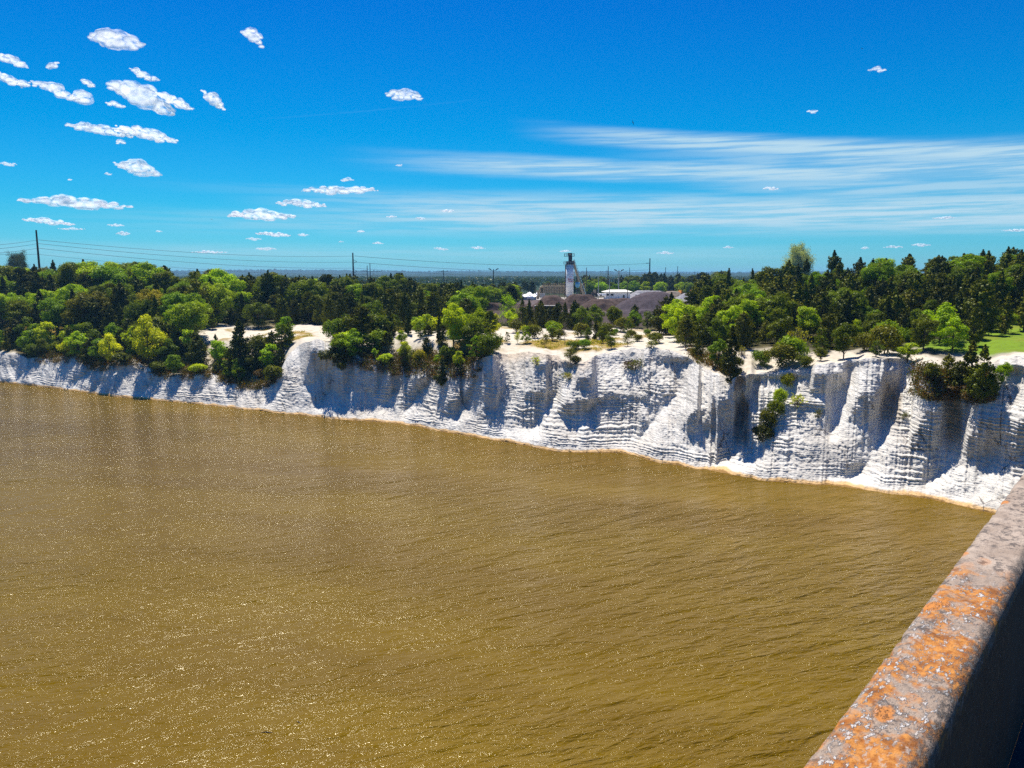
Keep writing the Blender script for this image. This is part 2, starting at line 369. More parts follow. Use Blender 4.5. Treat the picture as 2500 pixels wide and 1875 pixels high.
# bedding ledges: level beds, broken along the face
amp = np.clip(0.60 + 2.0 * fbm(S * 0.12, Zg * 0.22, 3, 90), 0.04, 1.35) * (1 - 0.85 * sst(vv, 0.55, 0.85))[None, :] * sst(Zg, 0.5, 1.2)
ph = Zg / 0.46 + 2.4 * (vn(Zg * 0.55, 0 * Zg, 94) - .5) + 0.9 * (vn(Zg * 1.3, 0 * Zg, 99) - .5) + 1.5 * fbm(S * 0.09, Zg * 0.3, 3, 91) + 0.42 * fbm(S * 0.9, Zg * 0.8, 4, 92)
f_ = ph - np.floor(ph); st = sst(f_, 0.52, 1.0)
D += -(f_ - st) * 0.36 * amp * (0.35 + 1.4 * vn(np.floor(ph) * 7.3, S * 0.12, 93))
ph2 = Zg / 0.23 + 1.2 * fbm(S * 0.3, Zg, 3, 95); f2 = ph2 - np.floor(ph2)
D += -(f2 - sst(f2, 0.5, 1.0)) * 0.16 * np.clip(0.5 + 1.6 * fbm(S * 0.3, Zg * 0.5, 3, 96), 0, 1)
D += 0.16 * fbm(S * 3.0, Zg * 3.0, 3, 97)
# loose chalk fragments on the concave lit face
face = np.clip(1 - ((U - 1390) / 130) ** 2 - ((V - 830) / 70) ** 2, 0, 1)
D += 0.35 * face * fbm(S * 1.6, Zg * 1.6, 4, 98)
Rg2 = Rg + D
Rg2 = np.maximum(Rg2, (Rs - 2.2)[:, None])
X = Rg2 * sa[:, None]; Y = Rg2 * ca_[:, None]
Vc = np.stack([X, Y, Zg], 2)
cliff = link('cliff', np_mesh('cliff', Vc, grid_faces(NC, NR)[:, ::-1], M_CHALK, True)); tag(cliff, kind='structure')
# stain colours that belong to the rock (brown wash below wooded rim stretches and in some chutes)
cov = np.ones((NC, NR, 4), np.float32)
def stain(m, col):
    m = np.clip(m, 0, 1)[..., None]; cov[..., :3] = cov[..., :3] * (1 - m) + np.array(col) * m
brk = 0.5 + 0.9 * fbm(S * 0.8, Zg * 0.35, 4, 120)
rootz = (sst(U, 700, 740) * (1 - sst(U, 1020, 1060)) + sst(U, 1560, 1590) * (1 - sst(U, 1640, 1680)) + sst(U, 1985, 2010) * (1 - sst(U, 2140, 2170)) + sst(U, 60, 90) * (1 - sst(U, 560, 600)))
stain(rootz * sst(vv, 0.68, 0.97)[None, :] * sst(brk, 0.25, 0.75), (0.36, 0.29, 0.22))
stain(0.9 * sst(U, 2035, 2050) * (1 - sst(U, 2072, 2084)) * sst(V, 850, 880) * (1 - sst(V, 930, 1000)), (0.60, 0.48, 0.33))
stain(0.8 * sst(U, 1895, 1915) * (1 - sst(U, 1940, 1955)) * sst(V, 800, 850) * (1 - sst(V, 890, 950)), (0.52, 0.45, 0.36))
stain(0.85 * sst(U, 1582, 1592) * (1 - sst(U, 1612, 1624)) * sst(V, 850, 880) * (1 - sst(V, 950, 985)), (0.40, 0.34, 0.27))
stain(0.45 * sst(vv, 0.86, 1.0)[None, :] * sst(U, 1040, 1080) * (1 - sst(U, 1260, 1300)), (0.95, 0.72, 0.48))
at = cliff.data.attributes.new('cover', 'FLOAT_COLOR', 'POINT'); at.data.foreach_set('color', cov.ravel())

# ------------------------------------------------------------------ plateau and everything beyond, down to the horizon
Rr = Rg2[:, -1]; Zr = Zg[:, -1]
offs = np.concatenate([[0, .25, .6, 1.0, 1.5, 2.1, 2.8, 3.6, 4.5], np.arange(5.5, 60, 1.1), np.arange(61, 110, 2.2), np.geomspace(113, 330, 26), np.geomspace(380, 9000, 22)])
NO = len(offs)
def tab(x, xs, ys): return np.interp(x, xs, ys)
TX = [-300, 0, 200, 430, 560, 650, 760, 1050, 1450, 1620, 1800, 2000, 2212, 2600]
T1 = [13, 12.5, 12.5, 12.5, 12.5, 13.6, 14.2, 14.4, 14.6, 15.2, 15.6, 16.4, 17.2, 18]
L1 = [30, 30, 30, 22, 20, 14, 10, 10, 12, 14, 14, 16, 18, 18]
T2 = [18, 18, 17.5, 15.5, 14.5, 14.3, 14.2, 14.2, 14.4, 17.0, 20, 22.0, 23.5, 24]
def ground_z(a, Ro, Rrim, zr, uu):
    """a azimuth, Ro distance beyond the rim"""
    t1 = tab(uu, TX, T1); l1 = tab(uu, TX, L1); t2 = tab(uu, TX, T2)
    z = zr + (t1 - zr) * sst(Ro / l1, 0, 1)
    z = z + (t2 - t1) * sst(Ro, 18, 85)
    z = z + (14.0 - z) * sst(Ro, 95, 190)
    xx = (Rrim + Ro) * np.sin(np.radians(a)); yy = (Rrim + Ro) * np.cos(np.radians(a))
    z = z + fbm(xx * 0.06, yy * 0.06, 4, 200) * 1.1 * sst(Ro, 0.5, 9) * (1 - sst(Ro, 100, 160)) + 0.12 * fbm(xx * 0.5, yy * 0.5, 3, 210) * sst(Ro, 0.2, 2)
    hill = np.clip(fbm(xx * 0.0006 + 3, yy * 0.0006, 4, 220) + 0.42, 0, 1)
    z = z + (hill * 34 + 10) * sst(Ro, 1800, 3800)
    z = z + 15 * np.abs(fbm(a * 5, a * 0 + 2, 4, 230)) * sst(Ro, 2400, 2900)
    return z
A2 = np.repeat(azs[:, None], NO, 1); UU = np.repeat(ux[:, None], NO, 1); O2 = np.repeat(offs[None, :], NC, 0)
GZ = ground_z(A2, O2, Rr[:, None], Zr[:, None], UU); GZ[:, 0] = Zr
GR = Rr[:, None] + O2
GX = GR * sa[:, None]; GY = GR * ca_[:, None]
# smooth the ragged rim away with distance
k_ = sst(O2, 1, 12)
Rsm = smooth1(Rr, azs, 40)[:, None] + O2
GR = GR * (1 - k_) + Rsm * k_; GX = GR * sa[:, None]; GY = GR * ca_[:, None]
ground = link('ground', np_mesh('ground', np.stack([GX, GY, GZ], 2), grid_faces(NC, NO)[:, ::-1], M_GROUND, True)); tag(ground, kind='structure')
gc = np.zeros((NC, NO, 4), np.float32); gc[..., 3] = 1
nz1 = fbm(GX * 0.07, GY * 0.07, 4, 300); nz2 = fbm(GX * 0.25, GY * 0.25, 4, 310)
CH = np.array((0.60, 0.54, 0.44)); GRS = np.array((0.30, 0.20, 0.035)); FLO = np.array((0.055, 0.05, 0.018)); LAWN = np.array((0.15, 0.24, 0.012)); DIRT = np.array((0.062, 0.042, 0.034)); YARD = np.array((0.11, 0.08, 0.075))
base = np.repeat(np.repeat(FLO[None, None], NC, 0), NO, 1).astype(float)
def paint(m, col):
    global base
    m = np.clip(m, 0, 1)[..., None]; base = base * (1 - m) + col * m
wch = tab(UU, [0, 250, 400, 430, 560, 690, 720, 1040, 1070, 1480, 1510, 1580, 1600, 1950, 2212], [3, 3, 6, 48, 50, 46, 26, 34, 52, 50, 14, 8, 13, 9, 9])
paint(1 - sst(O2, wch - 3 + 5 * nz2, wch + 4 + 5 * nz2), CH)
paint(sst(nz1 + 0.35 * nz2, 0.10, 0.34) * (1 - 0.9 * sst(UU, 1500, 1560)) * sst(O2, 1.5, 6) * (1 - sst(O2, 40, 60)) * 0.95, GRS)
paint(sst(UU, 2105, 2150) * sst(O2, 7, 10) * (1 - sst(O2, 40, 52)), LAWN)
paint(0.5 * sst(nz2, -.1, .25) * sst(UU, 2105, 2150) * sst(O2, 7, 10) * (1 - sst(O2, 40, 52)), np.array((0.20, 0.20, 0.02)))
paint(sst(UU, 1960, 2000) * sst(O2, 9, 12) * (1 - sst(O2, 16, 20)), LAWN)
paint(sst(O2, 62, 75) * sst(UU, 960, 1040) * (1 - sst(UU, 1520, 1580)) * (1 - sst(O2, 130, 170)), DIRT)
paint(sst(O2, 120, 150) * sst(UU, 1080, 1130) * (1 - sst(UU, 1560, 1620)) * (1 - sst(O2, 300, 330)), YARD)
paint(sst(O2, 268, 285) * sst(UU, 1120, 1150) * (1 - sst(UU, 1460, 1500)) * (1 - sst(O2, 318, 330)), np.array((0.50, 0.46, 0.41)))   # pale gravel, hidden by the piles, added to bounce light onto the silo
paint(sst(O2, 340, 420), np.array((0.022, 0.042, 0.012)))
gc[..., :3] = base
at = ground.data.attributes.new('cover', 'FLOAT_COLOR', 'POINT'); at.data.foreach_set('color', gc.ravel())

# river
me = bpy.data.meshes.new('river'); me.from_pydata([(-9000, -9000, 0), (9000, -9000, 0), (9000, 9000, 0), (-9000, 9000, 0)], [], [(0, 1, 2, 3)]); me.materials.append(M_WATER)
tag(link('river', me), kind='structure')

# BVH-free ray casting against the two terrain objects
bpy.context.view_layer.update()
def drop(x, y):
    best = None
    for o in (ground, cliff):
        ok, p, n, i = o.ray_cast(Vector((x, y, 200)), Vector((0, 0, -1)))
        if ok and (best is None or p.z > best.z): best = p
    return best or Vector((x, y, 14.0))
def hit(u, v):
    a, y, z = ray(u, v); d = Vector((float(a), float(y), float(z))).normalized(); best = None
    for o in (cliff, ground):
        ok, p, n, i = o.ray_cast(Vector((0, 0, CAMH)), d)
        if ok and (best is None or (p - cam.location).length < (best - cam.location).length): best = p
    return best or at_depth(u, v, 300)
def z_at(v, x, y):
    """height that shows at image row v above the spot x, y"""
    b = -(v * K - 937.5) / F; return CAMH + y * (-math.sin(PITCH) + b * math.cos(PITCH)) / (math.cos(PITCH) + b * math.sin(PITCH))
print('rim z', [(int(ux[j]), round(float(zrim[j]), 1), round(float(Rr[j]), 0)) for j in range(100, NC - 200, 90)])
# ------------------------------------------------------------------ tree prototypes
def leaf_quads(C, N, size, rg, asp=1.0):
    n = len(C); N = N / np.maximum(np.linalg.norm(N, axis=1, keepdims=True), 1e-6)
    r = rg.normal(size=(n, 3)); T = np.cross(N, r); T /= np.maximum(np.linalg.norm(T, axis=1, keepdims=True), 1e-6); B = np.cross(N, T)
    s = size * rg.uniform(0.6, 1.25, (n, 1)); T = T * s; B = B * s * asp
    V = np.stack([C - T, C - B * 0.55, C + T, C + B * 0.55], 1).reshape(-1, 3)
    return V, np.arange(n * 4).reshape(n, 4)
def crown_mesh(name, C, N, size, rg, m, asp=1.0):
    V, Q = leaf_quads(np.asarray(C), np.asarray(N), size, rg, asp); return np_mesh(name, V, Q, m)
def sphere_pts(n, rg, up=0.15):
    d = rg.normal(size=(n, 3)); d[:, 2] += up; return d / np.linalg.norm(d, axis=1, keepdims=True)
def trunk_mesh(name, H, r0, limbs, rg, m, lean=0.03, upto=0.85):
    b = MB(); pts = []; n = 6
    for i in range(n + 1):
        z = H * upto * i / n - (0.6 if i == 0 else 0); pts.append(Vector((rg.normal() * lean * z * .5, rg.normal() * lean * z * .5, z)))
    b.path(pts, [r0 * (1 - 0.85 * i / n) for i in range(n + 1)], 7)
    for (p, q, r) in limbs:
        mid = (Vector(p) + Vector(q)) / 2 + Vector((0, 0, -0.08 * (Vector(q) - Vector(p)).length)); b.path([Vector(p), mid, Vector(q)], [r, r * .7, r * .25], 5)
    me = bpy.data.meshes.new(name); me.from_pydata(b.v, [], b.f); me.materials.append(m); me.update(); return me
PROTO = {}
def proto(kind, H, crown, trunk): PROTO.setdefault(kind, []).append((H, crown, trunk))
def make_broad(seed, H=9.0, W=7.0, low=0.22, nl=34, dens=44, ls=0.135, kind='broad', gap=0.0, lr=(.17, .29)):
    rg = np.random.default_rng(seed); Cs = []; Ns = []; limbs = []; Hc = H * (1 - low); c0 = np.array([0, 0, H * low + Hc * 0.5])
    for i in range(nl):
        d = sphere_pts(1, rg, 0.35)[0]; rr = rg.uniform(0.45, 0.86); p = c0 + d * rr * np.array([W / 2, W / 2, Hc / 2])
        if d[2] < -0.3: p[:2] *= 0.8
        r = rg.uniform(*lr) * W / 2 * (1.25 - 0.35 * rr); n = int(4 * math.pi * r * r * dens)
        s = sphere_pts(n, rg, 0.45); rad = r * rg.uniform(0.62, 1.12, (n, 1)) * (1 + 0.28 * np.sin(s[:, :1] * 5 + i) * np.cos(s[:, 1:2] * 6))
        q = p + s * rad * np.array([1.15, 1.15, 0.85]); keep = rg.uniform(size=n) > gap; Cs.append(q[keep]); Ns.append((s + rg.normal(size=(n, 3)) * 0.5 + [0, 0, 0.35])[keep])
        if i < 14: limbs.append(((0, 0, H * (low + 0.3 * rg.uniform())), tuple(p), 0.07 * H / 9))
    for z in np.linspace(low + 0.1, 0.95, 5): pass
    proto(kind, H, crown_mesh('crown', np.concatenate(Cs), np.concatenate(Ns), ls, rg, M_LEAF, 1.2), trunk_mesh('trunk', H, 0.17 * H / 9, limbs, rg, M_BARK))
def make_cedar(seed, H=8.0, W=4.2, ns=95, pw=0.75, kind='cedar', low=0.04, per=70, ls=0.12):
    rg = np.random.default_rng(seed); Cs = []; Ns = []; limbs = []
    for i in range(ns):
        f = rg.uniform() ** 1.15; z = H * (low + (0.93 - low) * f); prof = W / 2 * ((1 - f) ** pw) * (0.72 + 0.28 * min(1, f * 6)) + 0.10
        a = rg.uniform(0, 2 * math.pi); L = prof * rg.uniform(0.72, 1.18); up = rg.uniform(0.35, 0.95)
        d = np.array([math.cos(a), math.sin(a), up]); base = np.array([0, 0, z - 0.15 * L])
        n = int(per * (0.35 + L / (W / 2))); t = rg.uniform(0.30, 1.0, (n, 1)) ** 0.8
        w = 0.30 * L * (1.08 - t) + 0.06; off = rg.normal(size=(n, 3)) * w * np.array([0.8, 0.8, 0.9])
        q = base + d * t * L + off; q[:, 2] = np.maximum(q[:, 2], 0.05); Cs.append(q); Ns.append(off / w + np.array([d[0], d[1], 0.6]) * 0.9 + rg.normal(size=(n, 3)) * 0.5)
        if i % 7 == 0: limbs.append((tuple(base), tuple(base + d * L * 0.8), 0.035))
    t = rg.uniform(0, 1, (160, 1)); q = np.concatenate([rg.normal(size=(160, 2)) * (0.26 * (1 - t) + 0.03), H * (0.84 + 0.17 * t)], 1); Cs.append(q); Ns.append(rg.normal(size=(160, 3)) + [0, 0, .5])
    proto(kind, H, crown_mesh('crown', np.concatenate(Cs), np.concatenate(Ns), ls, rg, M_NEEDLE, 1.5), trunk_mesh('trunk', H, 0.13, limbs, rg, M_BARK))
def make_pine(seed, H=9.0, W=5.0, low=0.35, nl=46, kind='pine', per=130, ls=0.11, r0=0.12, cl=0.48):
    rg = np.random.default_rng(seed); Cs = []; Ns = []; limbs = []
    for i in range(nl):
        f = i / nl; z = H * (low + (0.97 - low) * f); a = i * 2.4 + rg.normal() * 0.4; L = W / 2 * (1 - f) ** 0.6 * rg.uniform(0.55, 1.1) + 0.2
        e = np.array([math.cos(a) * L, math.sin(a) * L, z + L * rg.uniform(0.05, 0.5)]); limbs.append(((0, 0, z - 0.1), tuple(e), 0.045))
        for k in range(2 if L > 0.9 else 1):
            c = e * np.array([1, 1, 1]) if k == 0 else np.array([e[0] * .62 + rg.normal() * .2, e[1] * .62 + rg.normal() * .2, z + (e[2] - z) * .6 + .15])
            n = int(per * rg.uniform(0.6, 1.2)); s = sphere_pts(n, rg, 0.3); q = c + s * rg.uniform(0.25, 1, (n, 1)) * cl * np.array([1.2, 1.2, 0.62]); Cs.append(q); Ns.append(np.cross(s, rg.normal(size=(n, 3))) + [0, 0, .5])
    proto(kind, H, crown_mesh('crown', np.concatenate(Cs), np.concatenate(Ns), ls, rg, M_NEEDLE, 1.3), trunk_mesh('trunk', H, r0, limbs, rg, M_BARK, 0.02, 0.97))
def make_sparse(seed, H=5.0, W=3.4, kind='sparse', nb=26, leaves=26, m=None, ls=0.085, low=.2):
    rg = np.random.default_rng(seed); Cs = []; Ns = []; limbs = []
    for i in range(nb):
        f = rg.uniform(low, 0.95); a = rg.uniform(0, 6.28); L = W / 2 * (1.1 - f * .7) * rg.uniform(0.6, 1.1)
        p = np.array([0, 0, H * f * .9]); e = p + np.array([math.cos(a) * L, math.sin(a) * L, L * rg.uniform(0.3, 1.0)]); limbs.append((tuple(p), tuple(e), 0.035))
        for j in range(2):
            e2 = p + (e - p) * rg.uniform(.4, .8) + rg.normal(size=3) * L * .3; limbs.append((tuple(p + (e - p) * .4), tuple(e2), 0.02))
            n = leaves; Cs.append(e2 + rg.normal(size=(n, 3)) * 0.20 * H / 5); Ns.append(rg.normal(size=(n, 3)))
        Cs.append(e + rg.normal(size=(leaves, 3)) * 0.22 * H / 5); Ns.append(rg.normal(size=(leaves, 3)))
    proto(kind, H, crown_mesh('crown', np.concatenate(Cs), np.concatenate(Ns), ls, rg, M_LEAF, 1.2), trunk_mesh('trunk', H, 0.07, limbs, rg, m or M_BARK, 0.05, 0.95))
for i, (W, nl) in enumerate(((7.4, 36), (6.4, 34), (8.0, 40), (5.4, 30), (6.8, 34))): make_broad(10 + i, 9.0, W, 0.04 if i < 3 else 0.09, nl + 4)
for i in range(3): make_broad(30 + i, 6.5, 4.4, 0.03, 24, 44, 0.13, 'sapling', 0.12, (.2, .36))
for i, (W, pw) in enumerate(((4.6, 0.62), (3.8, 0.9), (5.6, 0.5), (4.4, 0.75), (5.0, 0.55))): make_cedar(50 + i, 8.0, W, 105 if W > 4.5 else 90, pw)
make_cedar(58, 8.0, 2.3, 70, 0.9, 'slimcedar'); make_cedar(59, 7.0, 2.9, 70, 0.8, 'slimcedar')
for i in range(3): make_pine(70 + i, 9.0, 5.2, 0.30 + 0.06 * i)
make_pine(74, 4.0, 2.2, 0.12, 24, 'youngpine', 90, 0.09, 0.05, 0.30); make_pine(75, 4.0, 1.8, 0.10, 26, 'youngpine', 80, 0.09, 0.05, 0.26)
make_sparse(80); make_sparse(81, 5, 2.8); make_sparse(83, 6.5, 3.6, 'bare', 34, 2, M_DEADWOOD, 0.06, .3)
make_sparse(85, 10, 8.5, 'airy', 90, 110, M_BARK, 0.11, .3)
for i in range(3): make_broad(90 + i, 2.2, 3.2, 0.0, 16, 60, 0.10, 'shrub', 0.1, (.26, .42))
make_sparse(95, 1.6, 2.0, 'tuft', 22, 9, M_DEADWOOD, 0.07, 0.02)

NAME = {'broad': 'broadleaf_tree', 'sapling': 'young_broadleaf_tree', 'cedar': 'cedar_tree', 'slimcedar': 'slim_cedar_tree', 'pine': 'pine_tree', 'youngpine': 'young_pine_tree', 'sparse': 'thin_leaved_tree',
        'bare': 'bare_tree', 'airy': 'airy_tree', 'shrub': 'shrub', 'tuft': 'twiggy_shrub'}
TINT = {'dark': (0.070, 0.080, 0.004), 'olive': (0.135, 0.145, 0.005), 'mid': (0.130, 0.170, 0.003), 'green': (0.185, 0.285, 0.003), 'bright': (0.32, 0.44, 0.004), 'lime': (0.50, 0.56, 0.006),
        'yellow': (0.36, 0.33, 0.015), 'orange': (0.50, 0.30, 0.02), 'pale': (0.40, 0.43, 0.18), 'brown': (0.12, 0.075, 0.03), 'rust': (0.16, 0.09, 0.02)}
PICK = np.random.default_rng(99)
TREES = []
def tree(kind, loc, h, tint, label=None, group=None, wide=1.0, rz=None, cat=None):
    H, cme, tme = PROTO[kind][int(PICK.integers(len(PROTO[kind])))]
    o = empty(NAME[kind], loc, PICK.uniform(0, 6.28) if rz is None else rz); s = h / H
    o.scale = (s * wide, s * wide, s)
    c = link('crown', cme, o); j = PICK.uniform(0.8, 1.22); t_ = TINT[tint]; c.color = (t_[0] * j * PICK.uniform(.88, 1.12), t_[1] * j, t_[2] * j, 1)
    link('trunk', tme, o)
    tag(o, label, cat or ('shrub' if 'shrub' in NAME[kind] else 'tree'), group)
    TREES.append((o, kind, tint)); return o
def tree_px(kind, u, vb, vt, tint, label, wide=1.0, group=None):
    """stand a tree where its foot shows at (u, vb) and its top at row vt"""
    p = hit(u, vb); zt = z_at(vt, p.x, p.y); h = max(0.5, zt - p.z)
    return tree(kind, (p.x, p.y, p.z - 0.05), h, tint, label, group, wide)

# ---- single trees and shrubs that can be picked out along the bank (u, foot row, top row)
ONE = [
 ('bare', 1219, 742, 690, 'brown', 'leafless grey pine standing alone on the white chalk flat', 1.0),
 ('youngpine', 1193, 736, 706, 'olive', 'small green pine left of the leafless pine on the chalk flat', 1.5),
 ('sparse', 1118, 742, 712, 'lime', 'pale green sapling on yellow grass above the tan rounded rim', 0.9),
 ('youngpine', 1136, 742, 704, 'bright', 'feathery light green young pine beside the pale sapling on the flat', 1.0),
 ('slimcedar', 1287, 739, 690, 'dark', 'slim dark cedar right of the leafless pine', 1.0),
 ('sapling', 1268, 742, 704, 'mid', 'bushy tree between the leafless pine and the slim dark cedar', 1.0),
 ('sapling', 1302, 742, 700, 'mid', 'rounded green tree touching the right side of the slim dark cedar', 1.0),
 ('sapling', 1320, 754, 716, 'mid', 'round tree with a dark skirt of debris near the rim', 1.1),
 ('sparse', 1356, 748, 717, 'olive', 'low spreading thin tree alone on white chalk', 1.5),
 ('tuft', 1407, 752, 735, 'yellow', 'yellowish tuft of shrub on the chalk crest left of the right wood', 1.5),
 ('shrub', 1238, 757, 736, 'mid', 'dark green bush under the saplings near the notch in the rim', 1.2),
 ('shrub', 1262, 753, 733, 'green', 'green bush beside the notch below the rounded tree', 1.1),
 ('sparse', 1232, 783, 745, 'olive', 'twisted open tree leaning over the notch in the rim', 1.5),
 ('shrub', 1243, 788, 768, 'dark', 'dark bush filling the notch in the rim', 1.0),
 ('tuft', 1158, 789, 771, 'lime', 'spiky green tuft on the ledge of the tan dome', 1.2),
 ('tuft', 1229, 820, 805, 'yellow', 'yellow-green shrub low in the gully beside the layered knob', 1.8),
 ('tuft', 1357, 797, 778, 'brown', 'brown twiggy shrub high on the concave white face, left one', 1.5),
 ('tuft', 1372, 799, 776, 'olive', 'greenish twiggy shrub high on the concave white face, right one', 1.5),
 ('pine', 667, 699, 628, 'olive', 'tall pine at the back edge of the chalk slope, left of a pair', 1.0),
 ('pine', 682, 701, 637, 'olive', 'tall pine at the back edge of the chalk slope, right of a pair', 1.0),
 ('cedar', 459, 711, 664, 'dark', 'dark cedar in front of the white chalk patch on the left', 1.0),
 ('youngpine', 459, 711, 678, 'green', 'young light pine by the dark cedar at the left chalk patch', 1.0),
 ('youngpine', 418, 712, 666, 'mid', 'young pine at the left end of the white chalk patch', 1.0),
 ('cedar', 522, 812, 690, 'dark', 'broad dark cedar, largest on the low bank, left of the bushy knoll', 1.25),
 ('sapling', 474, 792, 728, 'bright', 'bright green small tree left of the broad dark cedar', 1.1),
 ('cedar', 590, 786, 714, 'dark', 'cedar rising behind the dark mound at the foot of the white dome', 1.0),
 ('sapling', 588, 800, 742, 'bright', 'bright leafy tree between the broad cedar and the white dome', 1.2),
 ('shrub', 594, 826, 792, 'olive', 'dark overhanging bush at the foot of the white dome', 1.1),
 ('shrub', 566, 820, 798, 'rust', 'rusty green bush low beside the dome', 1.2),
 ('slimcedar', 625, 745, 695, 'mid', 'slim young cedar standing just left of the dome crest', 1.2),
 ('youngpine', 610, 760, 700, 'mid', 'young pine left of the dome, near the slim cedar', 1.2),
 ('sapling', 322, 792, 680, 'lime', 'tall yellow-green tree on the low bank, front of the left wood', 0.9),
 ('broad', 336, 716, 618, 'yellow', 'yellow-leaved tree high in the left wood', 0.9),
 ('sapling', 200, 690, 638, 'orange', 'small orange-yellow tree in the middle of the left wood', 0.9),
 ('airy', 45, 640, 549, 'dark', 'tall open pine sticking out above the skyline at the far left', 0.65),
 ('sapling', 375, 812, 760, 'green', 'leafy young tree hanging over the low white bank', 1.1),
 ('shrub', 432, 806, 785, 'lime', 'yellow-green bush on the edge of the low bank', 1.4),
 ('shrub', 350, 806, 780, 'olive', 'olive bush on the edge of the low bank', 1.4),
 ('shrub', 262, 785, 762, 'olive', 'olive bush in a notch of the low white bank', 1.5),
 ('sapling', 240, 790, 720, 'lime', 'yellow-green sapling above the notch of the low bank', 1.0),
 ('sapling', 170, 770, 712, 'bright', 'bright green tree on the low bank near the left', 1.3),
 ('pine', 782, 751, 661, 'dark', 'big dark pine on the rim above the shaded ribs', 1.15),
 ('slimcedar', 883, 723, 661, 'dark', 'dark slim cedar on the flat behind the rim grove', 1.0),
 ('broad', 980, 756, 650, 'lime', 'tall bright lime tree in the rim grove', 0.8),
 ('slimcedar', 949, 742, 672, 'dark', 'dark thin-crowned tree left of the tall lime tree', 0.8),
 ('sapling', 1022, 751, 683, 'mid', 'rounded green tree right of the tall lime tree', 1.25),
 ('pine', 1059, 738, 670, 'mid', 'sparse pine at the right end of the rim grove', 0.9),
 ('sparse', 1096, 703, 633, 'bright', 'tall slender bright tree by the brown mound', 0.9),
 ('shrub', 1064, 760, 733, 'mid', 'round bush at the right end of the rim grove', 1.2),
 ('youngpine', 1096, 741, 716, 'mid', 'tiny pine on the chalk right of the rim grove', 1.0),
 ('cedar', 955, 834, 773, 'dark', 'dark cedar clinging to the face below the rim grove', 1.2),
 ('sapling', 990, 800, 752, 'lime', 'lime sapling at the rim above the clinging cedar', 0.8),
 ('sapling', 877, 796, 743, 'mid', 'green tree rooted at the rim with roots hanging below', 1.0),
 ('shrub', 832, 784, 765, 'lime', 'yellow-green bush on the rim of the shaded ribs', 1.5),
 ('sapling', 760, 775, 706, 'bright', 'bright tree at the left end of the rim grove', 1.3),
 ('shrub', 722, 790, 752, 'dark', 'dark bush hanging over the rim beside the dome', 1.3),
 ('sapling', 735, 765, 715, 'bright', 'bright leafy tree next to the dome top', 1.2),
 ('shrub', 740, 800, 782, 'olive', 'small green bush on the shaded face below the grove', 1.0),
 ('shrub', 905, 786, 758, 'yellow', 'yellow bush on the rim in the middle of the grove', 0.9),
 ('slimcedar', 1578, 827, 704, 'dark', 'slim dark tree on the point of rock left of the bush-filled gully', 1.0),
 ('shrub', 1586, 797, 770, 'dark', 'dark bush round the foot of the slim tree on the point', 1.3),
 ('shrub', 1736, 793, 768, 'olive', 'olive shrub on the chalk edge right of the flat white ledge', 1.2),
 ('sapling', 1773, 779, 746, 'olive', 'small spreading tree on the rim right of the flat ledge', 1.3),
 ('broad', 1822, 775, 694, 'mid', 'wide dull green tree at the front of the right wood', 1.0),
 ('sapling', 1892, 771, 735, 'mid', 'small round tree at the front of the right wood', 1.2),
 ('sapling', 1960, 778, 736, 'bright', 'bright low tree at the front of the right wood', 1.8),
 ('broad', 1994, 756, 672, 'olive', 'large domed olive tree behind the bright low tree', 1.0),
 ('cedar', 2101, 746, 664, 'olive', 'cedar at the right end of the right wood by the lawn', 1.1),
 ('broad', 2165, 720, 664, 'bright', 'bright round tree on the edge of the lawn', 1.1),
 ('broad', 2150, 690, 582, 'green', 'fresh light green tree behind the bright round one by the lawn', 0.85),
 ('airy', 1722, 640, 533, 'pale', 'pale cream open tree rising above the skyline', 0.8),
 ('slimcedar', 2092, 868, 737, 'olive', 'tallest yellowish cedar in the clump hanging on the right cliff', 1.2),
 ('cedar', 2118, 869, 744, 'mid', 'full green cedar in the clump on the right cliff', 1.0),
 ('cedar', 2045, 832, 764, 'olive', 'low cedar at the left of the cliff clump', 1.2),
 ('sapling', 2010, 826, 778, 'olive', 'leaning bush tree at the left tip of the cliff clump', 1.2),
 ('cedar', 2140, 850, 786, 'mid', 'green cedar at the right of the cliff clump', 1.1),
 ('sapling', 2164, 828, 778, 'bright', 'bright small tree at the right tip of the cliff clump', 1.1),
 ('shrub', 2075, 858, 828, 'rust', 'rusty brown undergrowth bush under the cliff clump', 1.6),
 ('shrub', 2110, 872, 840, 'brown', 'brown bush at the bottom of the cliff clump', 1.6),
 ('cedar', 2068, 850, 778, 'dark', 'dark cedar in the middle of the cliff clump', 1.1),
 ('shrub', 1684, 878, 840, 'bright', 'yellow-green bush high in the narrow gully', 0.62),
 ('shrub', 1674, 904, 866, 'mid', 'green bush in the middle of the narrow gully', 0.72),
 ('shrub', 1658, 930, 888, 'olive', 'dark olive bush lower in the narrow gully', 0.75),
 ('shrub', 1646, 955, 918, 'dark', 'dark lowest bush in the narrow gully', 0.9),
 ('shrub', 1700, 835, 808, 'yellow', 'yellow shrub on the tan slope above the narrow gully', 0.9),
 ('tuft', 1722, 880, 852, 'lime', 'light twiggy shrub on the white face right of the narrow gully', 1.2),
 ('tuft', 1766, 902, 885, 'olive', 'small tuft on the white rib in the middle of the right cliff', 1.2),
 ('tuft', 1953, 905, 890, 'olive', 'small tuft on the right-hand white rib', 1.0),
]
for (k_, u, vb, vt, tint, lab, wd) in ONE: tree_px(k_, u, vb, vt, tint, lab, wd)

